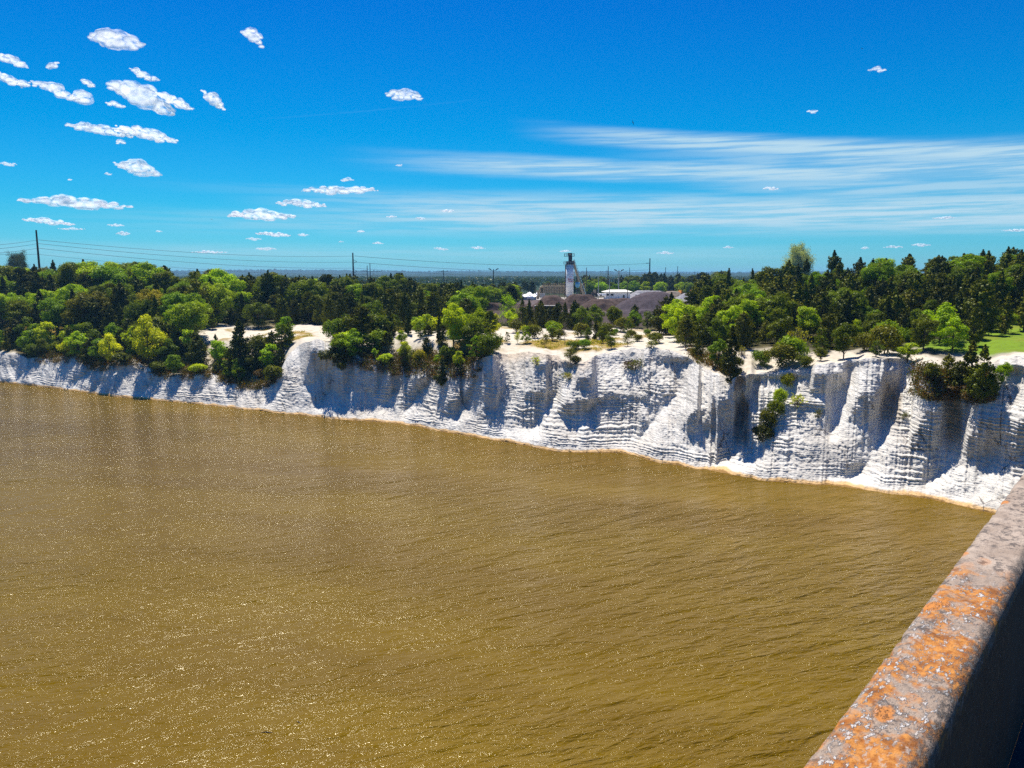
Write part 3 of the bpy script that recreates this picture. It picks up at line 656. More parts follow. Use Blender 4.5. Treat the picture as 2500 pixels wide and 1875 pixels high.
# ---- the woods: every tree a thing, scattered where the ground lies behind the rim
SKY = [(-60, 560), (0, 565), (30, 560), (60, 575), (100, 562), (160, 560), (230, 555), (290, 558), (340, 562), (375, 580), (392, 592), (402, 586), (440, 566), (480, 572), (510, 592), (560, 578), (600, 582), (640, 590), (700, 586), (760, 590),
       (800, 596), (850, 588), (870, 584), (900, 600), (1100, 606), (1200, 606), (1270, 592), (1340, 594), (1400, 584), (1440, 589), (1500, 590), (1560, 580), (1600, 577), (1650, 566), (1700, 560), (1760, 556), (1790, 544), (1820, 532),
       (1850, 546), (1900, 550), (1950, 545), (1975, 538), (2000, 550), (2060, 547), (2130, 537), (2150, 524), (2212, 528), (2400, 520)]
skx = [p[0] for p in SKY]; skv = [p[1] for p in SKY]
PLACED = []
def far_enough(x, y, d):
    for (a, b, q) in PLACED:
        if (a - x) ** 2 + (b - y) ** 2 < (0.5 * (d + q)) ** 2: return False
    return True
for (o, k_, t_) in TREES: PLACED.append((o.location.x, o.location.y, 2.5))
WOODS = []
def wood(zone, u0, u1, o0, o1, sp, kinds, hr, tries, seed, fore=None, back=False, cap=True):
    rg = np.random.default_rng(seed); kk = [k for k in kinds]; pr = np.array([k[2] for k in kinds], float); pr /= pr.sum(); cnt = 0
    a0 = float(az_of(u0)); a1 = float(az_of(u1))
    for _ in range(tries):
        a = rg.uniform(a0, a1); Ro = math.sqrt(rg.uniform((100 + o0) ** 2, (100 + o1) ** 2)) - 100
        Rm = float(np.interp(a, azs, Rr)); R = Rm + Ro; x = R * math.sin(R_(a)); y = R * math.cos(R_(a))
        if not far_enough(x, y, sp): continue
        u = float(np.interp(a, azs, ux))
        if fore is not None and Ro < np.interp(u, [p[0] for p in fore], [p[1] for p in fore]): continue
        z = float(drop(x, y).z); h = rg.uniform(*hr)
        hc = z_at(float(np.interp(u, skx, skv)) + rg.uniform(0, 9), x, y) - z
        if back: h = min(hc, hr[1] * 1.5)
        elif cap: h = min(h, hc + .0)
        if h < (1.0 if zone in ('chalk flat', 'right ledge') else 2.2): continue
        k, tint, _p = kk[int(rg.choice(len(kk), p=pr))]
        wide = float(np.clip(rg.uniform(0.9, 1.25), 0, 1.6 * hr[0] / h + 0.4))
        o = tree(k, (x, y, z - 0.1), h, tint, None, None, wide); PLACED.append((x, y, sp)); WOODS.append((o, zone, u, Ro, h, k, tint)); cnt += 1
    return cnt
MIXL = [('broad', 'mid', 3), ('broad', 'green', 4), ('broad', 'bright', 3), ('broad', 'lime', .5), ('cedar', 'dark', 3), ('cedar', 'olive', 2), ('broad', 'olive', 1.2), ('pine', 'dark', 1.2)]
MIXD = [('cedar', 'dark', 5), ('cedar', 'olive', 3), ('pine', 'olive', 1.6), ('broad', 'mid', 1.8), ('broad', 'green', .8), ('pine', 'dark', 1.2)]
MIXR = [('cedar', 'dark', 6), ('cedar', 'olive', 4.5), ('slimcedar', 'olive', 1.2), ('broad', 'mid', 1.4), ('broad', 'green', .8), ('pine', 'olive', 1.2)]
N_ = []
# left wood
N_.append(wood('left wood', -60, 430, 1.5, 12, 3.6, [('cedar', 'dark', 3), ('cedar', 'olive', 2), ('sapling', 'green', 2.5), ('sapling', 'mid', 2), ('sapling', 'lime', .8), ('shrub', 'olive', 1.5)], (4.5, 8.5), 500, 1))
N_.append(wood('left wood', -60, 430, 12, 44, 5.0, MIXL, (8, 12.5), 900, 2))
N_.append(wood('left wood', -60, 660, 62, 84, 5.4, MIXL, (10, 14), 500, 3, back=True))
N_.append(wood('left wood', -60, 480, 44, 62, 5.4, MIXL, (9, 13), 500, 4))
# low bank in front of the chalk slope
N_.append(wood('low bank grove', 430, 610, 1.5, 12, 3.4, [('cedar', 'dark', 4), ('cedar', 'olive', 2), ('sapling', 'green', 1.4), ('shrub', 'olive', 1.5), ('pine', 'dark', 1)], (4.5, 7.5), 220, 5))
# wood behind the chalk slope and the flat
FORE_M = [(400, 46), (560, 47), (690, 44), (730, 30), (900, 34), (1050, 58)]
N_.append(wood('middle wood', 430, 1010, 28, 62, 5.0, MIXD, (6.5, 9.5), 1300, 6, FORE_M))
N_.append(wood('middle wood', 640, 1040, 62, 100, 5.6, MIXD + [('broad', 'bright', 1.2)], (8, 11.5), 700, 7))
N_.append(wood('middle wood', 640, 1000, 100, 122, 5.0, MIXD + [('broad', 'lime', .6)], (10, 14), 700, 71, back=True))
# grove on the rim
N_.append(wood('rim grove', 722, 1045, 0.8, 15, 3.0, [('sapling', 'green', 2), ('sapling', 'bright', 2.2), ('sapling', 'lime', 1.2), ('cedar', 'dark', 2.4), ('youngpine', 'mid', 1.0), ('pine', 'dark', 1.5), ('shrub', 'mid', 1), ('shrub', 'lime', .6)], (3.0, 6.6), 260, 8))
N_.append(wood('rim grove', 740, 1060, 15, 32, 3.6, [('sapling', 'green', 2), ('sapling', 'lime', 1), ('cedar', 'dark', 1), ('youngpine', 'mid', 2), ('shrub', 'lime', 1), ('sparse', 'olive', 1)], (2.5, 5), 130, 9))
N_.append(wood('rim grove', 715, 1058, 0.3, 6, 2.2, [('shrub', 'mid', 2), ('shrub', 'green', 2), ('shrub', 'lime', .8), ('sapling', 'bright', 2), ('cedar', 'dark', 1.5), ('youngpine', 'green', 1)], (1.8, 4.6), 260, 81))
N_.append(wood('low bank grove', 60, 600, 0.6, 5, 2.6, [('shrub', 'mid', 2), ('shrub', 'green', 2), ('shrub', 'lime', .8), ('sapling', 'bright', 1.5), ('cedar', 'olive', 1.0)], (1.8, 4.2), 220, 82))
N_.append(wood('right ledge', 1590, 2000, 2, 13, 3.0, [('shrub', 'olive', 2), ('shrub', 'green', 1.5), ('youngpine', 'mid', 1), ('tuft', 'yellow', 1.5), ('sapling', 'mid', 1)], (1.4, 4.0), 110, 83))
# dark belt between the chalk flat and the stockpiles
N_.append(wood('dark belt', 1125, 1245, 50, 62, 3.0, [('cedar', 'dark', 5), ('cedar', 'olive', 1)], (5.2, 7.2), 200, 10))
N_.append(wood('dark belt', 1245, 1440, 50, 60, 3.6, [('cedar', 'dark', 2), ('sapling', 'mid', 3), ('sapling', 'green', 1.6), ('broad', 'mid', 1)], (4.2, 6.2), 200, 11))
N_.append(wood('dark belt', 1050, 1130, 46, 62, 4.0, [('sapling', 'lime', 2), ('sapling', 'green', 2), ('cedar', 'dark', 1)], (2.6, 4.6), 40, 12))
# right wood
FORE_R = [(1440, 40), (1470, 12), (1490, 2), (1590, 4), (1600, 12), (1700, 15), (1760, 5), (1900, 4), (2080, 10), (2120, 16), (2160, 24), (2212, 34), (2400, 44)]
N_.append(wood('right wood', 1445, 2300, 4, 22, 3.8, [('sapling', 'green', 2), ('sapling', 'mid', 2.5), ('sapling', 'bright', 1), ('cedar', 'dark', 2.2), ('cedar', 'olive', 2), ('pine', 'olive', .6)], (4, 6.6), 800, 13, FORE_R))
N_.append(wood('right wood', 1440, 1720, 8, 40, 4.6, [('broad', 'bright', 3), ('broad', 'green', 3), ('broad', 'mid', 1), ('cedar', 'olive', .7)], (6.5, 9), 300, 131, FORE_R))
N_.append(wood('right wood', 1440, 2300, 22, 60, 4.0, MIXR, (6, 9.5), 1800, 14, FORE_R))
N_.append(wood('right wood', 1500, 2300, 60, 96, 5.0, MIXR + [('broad', 'green', 1)], (8, 11), 1000, 15, FORE_R))
N_.append(wood('right wood', 1520, 2300, 92, 104, 4.6, MIXR + [('broad', 'bright', 1)], (8, 13), 300, 16, FORE_R, back=True))
N_.append(wood('chalk flat', 1060, 1470, 6, 50, 5.0, [('shrub', 'olive', 2), ('shrub', 'green', 2), ('youngpine', 'mid', 2), ('sparse', 'olive', 1.5), ('tuft', 'lime', 1)], (1.2, 3.4), 110, 201))
# trees beyond the asphalt yard
N_.append(wood('wood beyond yard', 1255, 1530, 330, 352, 7.5, [('broad', 'green', 4), ('broad', 'bright', 2), ('broad', 'mid', 1)], (8, 11), 130, 17))
N_.append(wood('wood beyond yard', 1130, 1560, 360, 420, 8.5, [('cedar', 'dark', 3), ('pine', 'dark', 2), ('broad', 'mid', 1)], (10, 14), 240, 18, back=True))
N_.append(wood('wood left of yard', 880, 1118, 130, 290, 9.0, [('cedar', 'dark', 3), ('broad', 'mid', 2), ('broad', 'olive', 1), ('broad', 'bright', .5), ('pine', 'dark', 2)], (8, 11), 260, 19))

ORD = ['first', 'second', 'third', 'fourth', 'fifth', 'sixth', 'seventh', 'eighth', 'ninth', 'tenth', 'eleventh', 'twelfth', 'thirteenth', 'fourteenth', 'fifteenth', 'sixteenth', 'seventeenth', 'eighteenth', 'nineteenth', 'twentieth']
def ordinal(i):
    if i < 20: return ORD[i]
    n = i + 1
    if n % 10 == 0: return {3: 'thirtieth', 4: 'fortieth', 5: 'fiftieth', 6: 'sixtieth', 7: 'seventieth'}[n // 10]
    return {2: 'twenty', 3: 'thirty', 4: 'forty', 5: 'fifty', 6: 'sixty', 7: 'seventy'}[n // 10] + '-' + ORD[n % 10 - 1]
KW = {'broad': 'broadleaf tree', 'sapling': 'bushy young tree', 'cedar': 'cedar', 'slimcedar': 'slim cedar', 'pine': 'pine', 'youngpine': 'young pine', 'shrub': 'bush', 'sparse': 'thin-leaved tree', 'tuft': 'twiggy shrub'}
TW = {'dark': 'dark', 'olive': 'olive', 'mid': 'mid-green', 'green': 'green', 'bright': 'bright green', 'lime': 'yellow-green', 'yellow': 'yellow'}
ROWS = [(8, 'front edge'), (16, 'second row'), (26, 'third row'), (38, 'middle'), (52, 'rear middle'), (66, 'upper part'), (84, 'upper rear'), (1e9, 'skyline row')]
buckets = {}
for it in WOODS:
    o, zone, u, Ro, h, k, tint = it
    row = next(n for lim, n in ROWS if Ro < lim)
    if zone in ('dark belt', 'rim grove', 'low bank grove'): row = {'front edge': 'front', 'second row': 'middle', 'third row': 'back'}.get(row, 'body')
    if zone.startswith('wood '): row = 'near side' if Ro < (355 if 'beyond' in zone else 210) else 'far side'
    buckets.setdefault((zone, row, k, tint), []).append(it)
for (zone, row, k, tint), its in buckets.items():
    its.sort(key=lambda q: q[2])
    for i, it in enumerate(its):
        pos = f'{ordinal(i)} from left in' if len(its) > 1 else 'the only one in'
        tag(it[0], f'{TW[tint]} {KW[k]}, {pos} {row} of {zone}', None, f'trees of the {zone}')
print('woods', N_, len(TREES))

# ---- ground cover nobody could count
def scatter_stuff(name, pts, nrm_up, size, tint, per, spread_, m, seed, hgt=0.4):
    rg = np.random.default_rng(seed); P = np.repeat(np.asarray(pts), per, 0); n = len(P)
    C = P + rg.normal(size=(n, 3)) * np.array([spread_, spread_, 0]) + np.stack([0 * P[:, 0], 0 * P[:, 0], np.abs(rg.normal(size=n)) * hgt], 1)
    o = link(name, crown_mesh(name, C, rg.normal(size=(n, 3)) + [0, 0, nrm_up], size, rg, m, 1.4)); o.color = (*TINT[tint], 1); tag(o, kind='stuff'); return o
def sample_ground(u0, u1, o0, o1, n, seed, cond=None):
    rg = np.random.default_rng(seed); out_ = []
    J = np.searchsorted(ux, rg.uniform(u0, u1, n)).clip(0, NC - 1); O = rg.uniform(o0, o1, n)
    for j, o in zip(J, O):
        i = int(np.searchsorted(offs, o).clip(0, NO - 1))
        if cond is None or cond(j, i): out_.append((GX[j, i] + rg.normal() * .2, GY[j, i] + rg.normal() * .2, GZ[j, i]))
    return out_
def sample_face(u0, u1, f0, f1, n, seed):
    rg = np.random.default_rng(seed); J = np.searchsorted(ux, rg.uniform(u0, u1, n)).clip(0, NC - 1); I = (rg.uniform(f0, f1, n) * (NR - 1)).astype(int)
    return [(X[j, i], Y[j, i], Zg[j, i]) for j, i in zip(J, I)]
rim_w = sample_ground(60, 600, 0, 5, 420, 1) + sample_ground(715, 1050, 0, 4, 420, 2) + sample_ground(1495, 1590, 1, 8, 100, 3) + sample_face(60, 600, .82, 1, 200, 4) + sample_face(715, 1040, .80, 1, 240, 5) + sample_face(1985, 2150, .74, .98, 260, 6)
scatter_stuff('undergrowth', rim_w, 0.5, 0.10, 'rust', 45, 0.40, M_LEAF, 11, 0.45)
scatter_stuff('undergrowth', rim_w[::2] + sample_ground(-20, 430, 3, 45, 500, 7) + sample_ground(1500, 2200, 7, 60, 700, 8, lambda j, i: base[j, i, 0] < .1) + sample_ground(430, 1100, 42, 60, 260, 9, lambda j, i: base[j, i, 0] < .2), 0.5, 0.12, 'dark', 40, 0.5, M_LEAF, 12, 0.6)
grs = lambda j, i: 0.2 < base[j, i, 0] < 0.42 and base[j, i, 2] < .12
scatter_stuff('dry_grass', sample_ground(420, 1500, 1.5, 58, 5000, 21, grs), 0.6, 0.10, 'yellow', 16, 0.35, M_LEAF, 13, 0.18)
# far wood, one mass to the horizon
rg = np.random.default_rng(55); n = 5200; Rf = 100 + np.sqrt(rg.uniform(560 ** 2, 2300 ** 2, n)); af = np.radians(rg.uniform(-46, 30, n)); ok_ = ~((np.degrees(af) > 4) & (Rf < 560)); Rf = Rf[ok_]; af = af[ok_]
hh = rg.uniform(7.5, 11.8, len(Rf)); per = 34; P = np.stack([Rf * np.sin(af), Rf * np.cos(af), 14 + 0 * Rf], 1); P = np.repeat(P, per, 0); hp = np.repeat(hh, per)
s_ = sphere_pts(len(P), rg, 0.5); C = P + s_ * np.stack([hp * .48, hp * .48, hp * .42], 1) * rg.uniform(.7, 1.1, (len(P), 1)) + np.stack([0 * hp, 0 * hp, hp * .56], 1)
o = link('far_wood', crown_mesh('far_wood', C, s_ + [0, 0, .3] + rg.normal(size=s_.shape) * .4, 1.15, rg, M_LEAF, 1.3)); o.color = (0.032, 0.055, 0.010, 1); tag(o, kind='stuff')
# ------------------------------------------------------------------ the asphalt plant and its yard
M_WHITE = simple('white_painted_steel', (0.90, 0.90, 0.88), 0.5, 0.12, 0.5); M_DARK = simple('dark_steel', (0.035, 0.03, 0.03), 0.6, 0.4, 2)
M_RUSTY = simple('rusty_steel', (0.11, 0.06, 0.035), 0.8, 0.4, 2); M_TAN = simple('tan_steel', (0.42, 0.32, 0.18), 0.7, 0.2, 1.0); M_TAN2 = simple('tan_grid_steel', (0.16, 0.12, 0.07), 0.7, 0.2, 1.0)
M_BLUE = simple('blue_steel', (0.10, 0.36, 0.55), 0.5, 0.15, 1.0); M_CONC = simple('weathered_concrete', (0.30, 0.28, 0.24), 0.9, 0.25, 1.0); M_SHADOW = simple('interior_shade', (0.02, 0.018, 0.016), 0.9)
M_ROOF = simple('cream_roof', (0.80, 0.76, 0.62), 0.6, 0.08, 1.0); M_WALLW = simple('pale_block_wall', (0.78, 0.78, 0.78), 0.7, 0.1, 1.5); M_GLASS = simple('window_glass', (0.03, 0.035, 0.04), 0.15)
M_RED = simple('sign_red', (0.50, 0.02, 0.06), 0.5, 0.05); M_WOOD = simple('pole_wood', (0.10, 0.075, 0.055), 0.9, 0.3, 3); M_WIRE = simple('wire', (0.03, 0.03, 0.035), 0.6, 0.05)
M_GALV = simple('galvanised_steel', (0.30, 0.31, 0.32), 0.5, 0.1, 2); M_CYAN = simple('pale_cyan_steel', (0.45, 0.68, 0.72), 0.5, 0.1, 1)
DP = 430.0
def gz(x, y): return drop(x, y).z
def at_v(u, v, d): return at_depth(u, v, d)

def text_mesh(txt, size, mat_, depth=0.03):
    cu = bpy.data.curves.new('lettering', 'FONT'); cu.body = txt; cu.size = size; cu.extrude = depth; cu.align_x = 'CENTER'
    o = bpy.data.objects.new('lettering', cu); COL.objects.link(o); bpy.context.view_layer.update()
    me = bpy.data.meshes.new_from_object(o.evaluated_get(bpy.context.evaluated_depsgraph_get())); bpy.data.objects.remove(o); me.materials.clear(); me.materials.append(mat_); return me

# silo
p = at_v(1229.5, 640, DP); gy = gz(p.x, DP); ztop = z_at(571, p.x, DP); r = 2.35
S_ = tag(empty('asphalt_silo', (p.x, DP, gy)), 'tall white asphalt silo with rust-dark machinery on top and red lettering', 'silo')
hs = ztop - gy
b = MB().tube((0, 0, 2.4), (0, 0, hs), r, r, 40); b.tube((0, 0, 0.9), (0, 0, 2.4), 0.9, r, 40)
b.build('tank', M_WHITE, S_, True)
b = MB()
for a in range(4): b.box((1.7 * math.cos(a * 1.57 + .78), 1.7 * math.sin(a * 1.57 + .78), 1.2), (.35, .35, 3.0))
b.build('legs', M_GALV, S_)
b = MB()
for k in range(5): b.tube((0, 0, 3.5 + k * 3.3), (0, 0, 3.62 + k * 3.3), r + .03, r + .03, 40)
b.build('seam_bands', M_GALV, S_)
b = MB().box((-2.25, -0.9, hs / 2 + .5), (.5, .5, hs - 2)); b.build('ladder_cage', M_RUSTY, S_)
b = MB().box((0, 0, hs + .1), (5.2, 5.2, .2)).box((0.2, 0, hs + .95), (3.9, 3.6, 1.5)).box((0.4, 0, hs + 3.2), (2.0, 2.0, 3.2)).box((0.2, -.2, hs + 5.4), (2.2, 2.2, 1.7))
b.build('head_machinery', M_DARK, S_)
MB().box((0.1, -1.36, hs + 5.5), (.9, .1, .8)).build('head_motor_cover', M_TAN, S_)
def railing(b, x0, x1, y0, y1, z, h=1.1, t=.09):
    for zz in (z + h, z + h * .5):
        b.box(((x0 + x1) / 2, y0, zz), (x1 - x0, t, t)); b.box(((x0 + x1) / 2, y1, zz), (x1 - x0, t, t)); b.box((x0, (y0 + y1) / 2, zz), (t, y1 - y0, t)); b.box((x1, (y0 + y1) / 2, zz), (t, y1 - y0, t))
    n = max(2, int((x1 - x0) / 1.2))
    for i in range(n + 1):
        for yy in (y0, y1): b.box((x0 + (x1 - x0) * i / n, yy, z + h / 2), (t, t, h))
b = MB(); railing(b, -3.2, 2.8, -2.6, 2.6, hs + .2, 1.3, .12); b.box((-2.9, 0, hs + .1), (.9, 5, .16)); b.build('lower_platform', M_GALV, S_)
b = MB(); b.box((-1.2, 0, hs + 4.4), (4.0, 2.2, .18)); b.box((1.9, 0, hs + 4.4), (1.6, 2.2, .18)); railing(b, -2.9, 2.6, -1.1, 1.1, hs + 4.45, 1.5, .12); b.build('upper_platform', M_DARK, S_)
for txt, sz, zz in (('Bunn', 1.75, 10.3), ('S.T.', 0.85, 12.0), ('CONSTRUCTION', .42, 9.55)):
    o = link('lettering', text_mesh(txt, sz, M_RED), S_); o.rotation_euler = (math.pi / 2, 0, 0.28); o.location = (0.62, -2.42, zz)
MB().box((.62, -2.34, 9.32), (3.2, .06, .16), 0.28).build('underline_band', M_RED, S_)
# drag conveyor
top = Vector((p.x + 1.9, DP + .5, gy + hs + 2.0)); bp_ = at_v(1262, 640, DP); bot = Vector((bp_.x, DP + 2, gy + 1.0))
Cv = tag(empty('drag_conveyor', (bot.x, bot.y, gy)), 'steep tan drag conveyor with pale blue truss leaning against the right of the silo', 'conveyor')
def slant(b, a, c, w, h, off=(0, 0, 0)):
    a = Vector(a) + Vector(off); c = Vector(c) + Vector(off); d = c - a; L = d.length; q = d.to_track_quat('X', 'Z').to_matrix(); m = (a + c) / 2; vs = []
    for x in (-L / 2, L / 2):
        for y in (-w / 2, w / 2):
            for z in (-h / 2, h / 2): vs.append(m + q @ Vector((x, y, z)))
    b.add(vs, [(0, 1, 3, 2), (4, 6, 7, 5), (0, 4, 5, 1), (2, 3, 7, 6), (0, 2, 6, 4), (1, 5, 7, 3)])
l = lambda v: Vector(v) - Vector(Cv.location)
b = MB(); slant(b, l(top), l(bot), 1.2, 1.1); b.build('trough', M_TAN, Cv)
b = MB(); o1 = Vector((1.1, 0, 1.6)); slant(b, l(top) + o1 * .6, l(bot) + o1, .25, .2); slant(b, l(top) + Vector((.4, 1, .5)), l(bot) + Vector((.6, 1, .5)), .2, .2)
for i in range(14):
    t0 = i / 14; a = l(top).lerp(l(bot), t0); c2 = l(top).lerp(l(bot), t0 + 1 / 14) + o1; slant(b, a, c2, .12, .12)
b.build('truss', M_CYAN, Cv)
b = MB()
for t0 in (.35, .65):
    a = l(top).lerp(l(bot), t0); b.tube((a.x, a.y, 0), a, .18); b.tube((a.x + 1.6, a.y + .4, 0), a, .14)
b.build('support_legs', M_DARK, Cv)
# mixing drum tower right of the silo
q = at_v(1258, 640, DP + 3); D_ = tag(empty('mixer_tower', (q.x, DP + 4, gz(q.x, DP + 4))), 'tan and rust coloured mixing tower frame right of the silo foot', 'tower')
b = MB()
for dx_ in (-1.2, 1.4):
    for dy_ in (-1, 1): b.box((dx_, dy_, 3.6), (.3, .3, 7.2))
for zz in (1.8, 3.6, 5.4, 7.1): b.box((.1, 0, zz), (3.0, 2.4, .22))
b.build('frame', M_TAN, D_)
MB().box((.1, 0, 5.0), (1.9, 1.6, 3.4)).build('hopper', M_RUSTY, D_)
MB().tube((.1, 0, 7.1), (1.4, 0, 8.6), .9, .5, 12).build('hood', M_RUSTY, D_)
q = at_v(1247.5, 614, DP - 4); T_ = tag(empty('blue_cyclone_tank', (q.x, DP - 4, gz(q.x, DP - 4))), 'small blue tank on a dark post beside the silo', 'tank'); hz_ = q.z - T_.location.z
MB().tube((0, 0, hz_ - 1.2), (0, 0, hz_ + 1.1), 1.25, 1.25, 20).tube((0, 0, hz_ - 2), (0, 0, hz_ - 1.2), .4, 1.25, 20).build('tank', M_BLUE, T_, True)
MB().box((0, 0, hz_ / 2 - 1), (.45, .45, hz_ - 2)).build('post', M_DARK, T_)
# baghouse
q = at_v(1197, 640, DP + 4); G_ = tag(empty('baghouse', (q.x, DP + 5, gz(q.x, DP + 5))), 'long tan ribbed filter house on legs left of the silo', 'filter house')
zb = z_at(634, q.x, DP + 5) - G_.location.z; zt = z_at(617, q.x, DP + 5) - G_.location.z; Wd = 12.5
MB().box((0, 0, (zb + zt) / 2), (Wd, 4, zt - zb)).build('housing', M_TAN, G_)
b = MB()
for i in range(9): b.box((-Wd / 2 + .1 + i * (Wd - .2) / 8, -2.06, (zb + zt) / 2 - .4), (.16, .14, zt - zb - .8))
for i in range(5): b.box((0, -2.08, zb + .1 + i * .8), (Wd, .16, .13))
b.build('ribs', M_TAN2, G_)
for i in range(5): MB().box((-Wd / 2 + .4 + i * (Wd - .8) / 4, -1.4, zb / 2), (.3, .3, zb)).build('leg', M_TAN2, G_)
b = MB(); railing(b, -Wd / 2, Wd / 2, -1.9, 1.9, zt, 1.3, .1); b.build('roof_railing', M_TAN, G_)
b = MB().path([(-Wd / 2 - .1, 0, zt - .6), (-Wd / 2 - 1.0, 0, zt - .7), (-Wd / 2 - 1.7, 0, zt - 1.5), (-Wd / 2 - 1.6, 0, zt - 3.4), (-Wd / 2 - 1.1, 0, 0.4)], [.62] * 5, 14); b.build('duct', M_TAN, G_, True)
q = at_v(1162, 640, DP - 6); K_ = tag(empty('tan_stack', (q.x, DP - 6, gz(q.x, DP - 6))), 'short square tan stack with rungs left of the filter house', 'stack')
hk = z_at(628, q.x, DP - 6) - K_.location.z; MB().box((0, 0, hk / 2), (1.5, 1.5, hk)).build('shaft', M_TAN, K_)
b = MB(); [b.box((0, -.8, .5 + i * .7), (1.5, .12, .14)) for i in range(int(hk / .7))]; b.build('rungs', M_TAN2, K_)
q = at_v(1172, 640, DP - 2); K2 = tag(empty('grey_bin', (q.x, DP - 1, gz(q.x, DP - 1))), 'grey feed bin between the tan stack and the duct', 'bin')
hk = z_at(634, q.x, DP - 1) - K2.location.z; MB().box((0, 0, hk * .6), (3.0, 2, hk * .8)).box((-1, 0, .5), (.2, 2, 1.5)).box((1, 0, .5), (.2, 2, 1.5)).build('body', M_GALV, K2)
# white workshop group
q = at_v(1139, 640, 405); W_ = tag(empty('white_workshop', (q.x, 405, gz(q.x, 405))), 'low white workshop with rumpled tarpaulin roof at the left of the yard', 'workshop'); hw = z_at(640, q.x, 405) - W_.location.z
MB().box((0, 0, hw * .5 - .1), (9.4, 5, hw)).build('wall', simple('grey_siding', (0.30, 0.36, 0.38), .7), W_)
rg = np.random.default_rng(3); nx, ny = 16, 8; Vv = []
for i in range(nx):
    for j in range(ny):
        xx = -5.2 + 10.4 * i / (nx - 1); yy = -3.0 + 6 * j / (ny - 1); Vv.append((xx, yy, hw + .1 + 1.5 * (1 - abs(yy) / 3.2) + .35 * rg.normal() * (abs(yy) < 2.6) + .5 * math.sin(xx * 1.3)))
link('tarpaulin_roof', np_mesh('tarp', Vv, grid_faces(nx, ny), M_WHITE), W_)
MB().box((2.6, -2.55, hw * .45), (1.8, .12, 1.7)).build('door', M_CYAN, W_); MB().box((-3.0, -2.55, hw * .5), (2.6, .12, 1.1)).build('window', M_GLASS, W_)
MB().box((0, -3.4, .1), (12, 1.0, .3)).build('plinth', M_CONC, W_)
q = at_v(1145, 650, 398); T2 = tag(empty('white_tank', (q.x, 398, gz(q.x, 398))), 'small white lying tank in front of the workshop', 'tank'); MB().tube((-1.6, 0, 1.5), (1.6, 0, 1.5), .9, .9, 16).build('shell', M_WHITE, T2, True); MB().box((-1, 0, .4), (.3, 1.4, 1.0)).box((1, 0, .4), (.3, 1.4, 1.0)).build('cradle', M_CONC, T2)
# control building
q = at_v(1333, 643, DP); B_ = tag(empty('control_building', (q.x, DP, gz(q.x, DP))), 'single-storey white building with a wide cream roof and two dark windows', 'building')
hb_ = z_at(631, q.x, DP) - B_.location.z; MB().box((0, 0, hb_ / 2), (13.6, 7, hb_)).build('wall', M_WALLW, B_)
Vr = [(-8.4, -5, hb_), (8.0, -5, hb_), (8.0, 5, hb_), (-8.4, 5, hb_), (-4.5, 0, hb_ + 1.4), (4.5, 0, hb_ + 1.4), (-8.4, -5, hb_ + .25), (8.0, -5, hb_ + .25), (8.0, 5, hb_ + .25), (-8.4, 5, hb_ + .25)]
MB().add(Vr, [(0, 3, 2, 1), (0, 1, 7, 6), (1, 2, 8, 7), (2, 3, 9, 8), (3, 0, 6, 9), (6, 7, 5, 4), (8, 9, 4, 5), (7, 8, 5), (9, 6, 4)]).build('roof', M_ROOF, B_)
for xx in (-5.6, -3.3): 
    f = MB().box((xx, -3.53, hb_ * .62), (1.9, .12, 1.4)).build('window', M_WALLW, B_); MB().box((xx, -3.60, hb_ * .62), (1.6, .1, 1.1)).build('pane', M_GLASS, f)
MB().box((3.2, -3.54, 1.1), (1.0, .1, 2.1)).build('door', M_GLASS, B_)
q = at_v(1378, 643, DP + 6); L_ = tag(empty('open_lean_to', (q.x, DP - 6, gz(q.x, DP - 6))), 'low flat-roofed lean-to right of the white building', 'shed')
MB().box((0, 0, 2.6), (7, 4, .3)).build('roof', M_WALLW, L_); b = MB(); [b.box((x_, y_2, 1.2), (.25, .25, 2.6)) for x_ in (-3, 0, 3) for y_2 in (-1.6, 1.6)]; b.build('posts', M_DARK, L_)
# loader
q = at_v(1284, 640, DP - 20); V_ = tag(empty('wheel_loader', (q.x, DP - 20, gz(q.x, DP - 20) + 1.6)), 'small rusty loader standing on the brown stockpile near the white building', 'loader')
MB().box((0, 0, 1.5), (3.2, 1.6, 1.1)).box((-1.0, 0, 2.2), (1.2, 1.4, .5)).build('body', M_RUSTY, V_); MB().box((.1, 0, 2.9), (1.3, 1.3, 1.6)).build('cab', M_TAN, V_)
b = MB(); slant(b, (.8, 0, 2.6), (3.2, 0, 1.0), .3, .3); b.box((3.5, 0, .8), (.7, 2.2, .9)); b.build('boom', M_RUSTY, V_)
for x_ in (-1.0, 1.1):
    for y_2 in (-.9, .9): MB().tube((x_, y_2 - .2, .75), (x_, y_2 + .2, .75), .75, .75, 14).build('wheel', M_DARK, V_)
q = at_v(1297, 642, DP - 8); T3 = tag(empty('fuel_tank', (q.x, DP - 8, gz(q.x, DP - 8))), 'pale lying cylinder tank touching the left of the white building', 'tank'); MB().tube((-3, 0, 2.2), (3, 0, 2.2), .8, .8, 16).build('shell', M_WHITE, T3, True); MB().box((-2, 0, .8), (.3, 1.3, 1.8)).box((2, 0, .8), (.3, 1.3, 1.8)).build('cradle', M_CONC, T3)
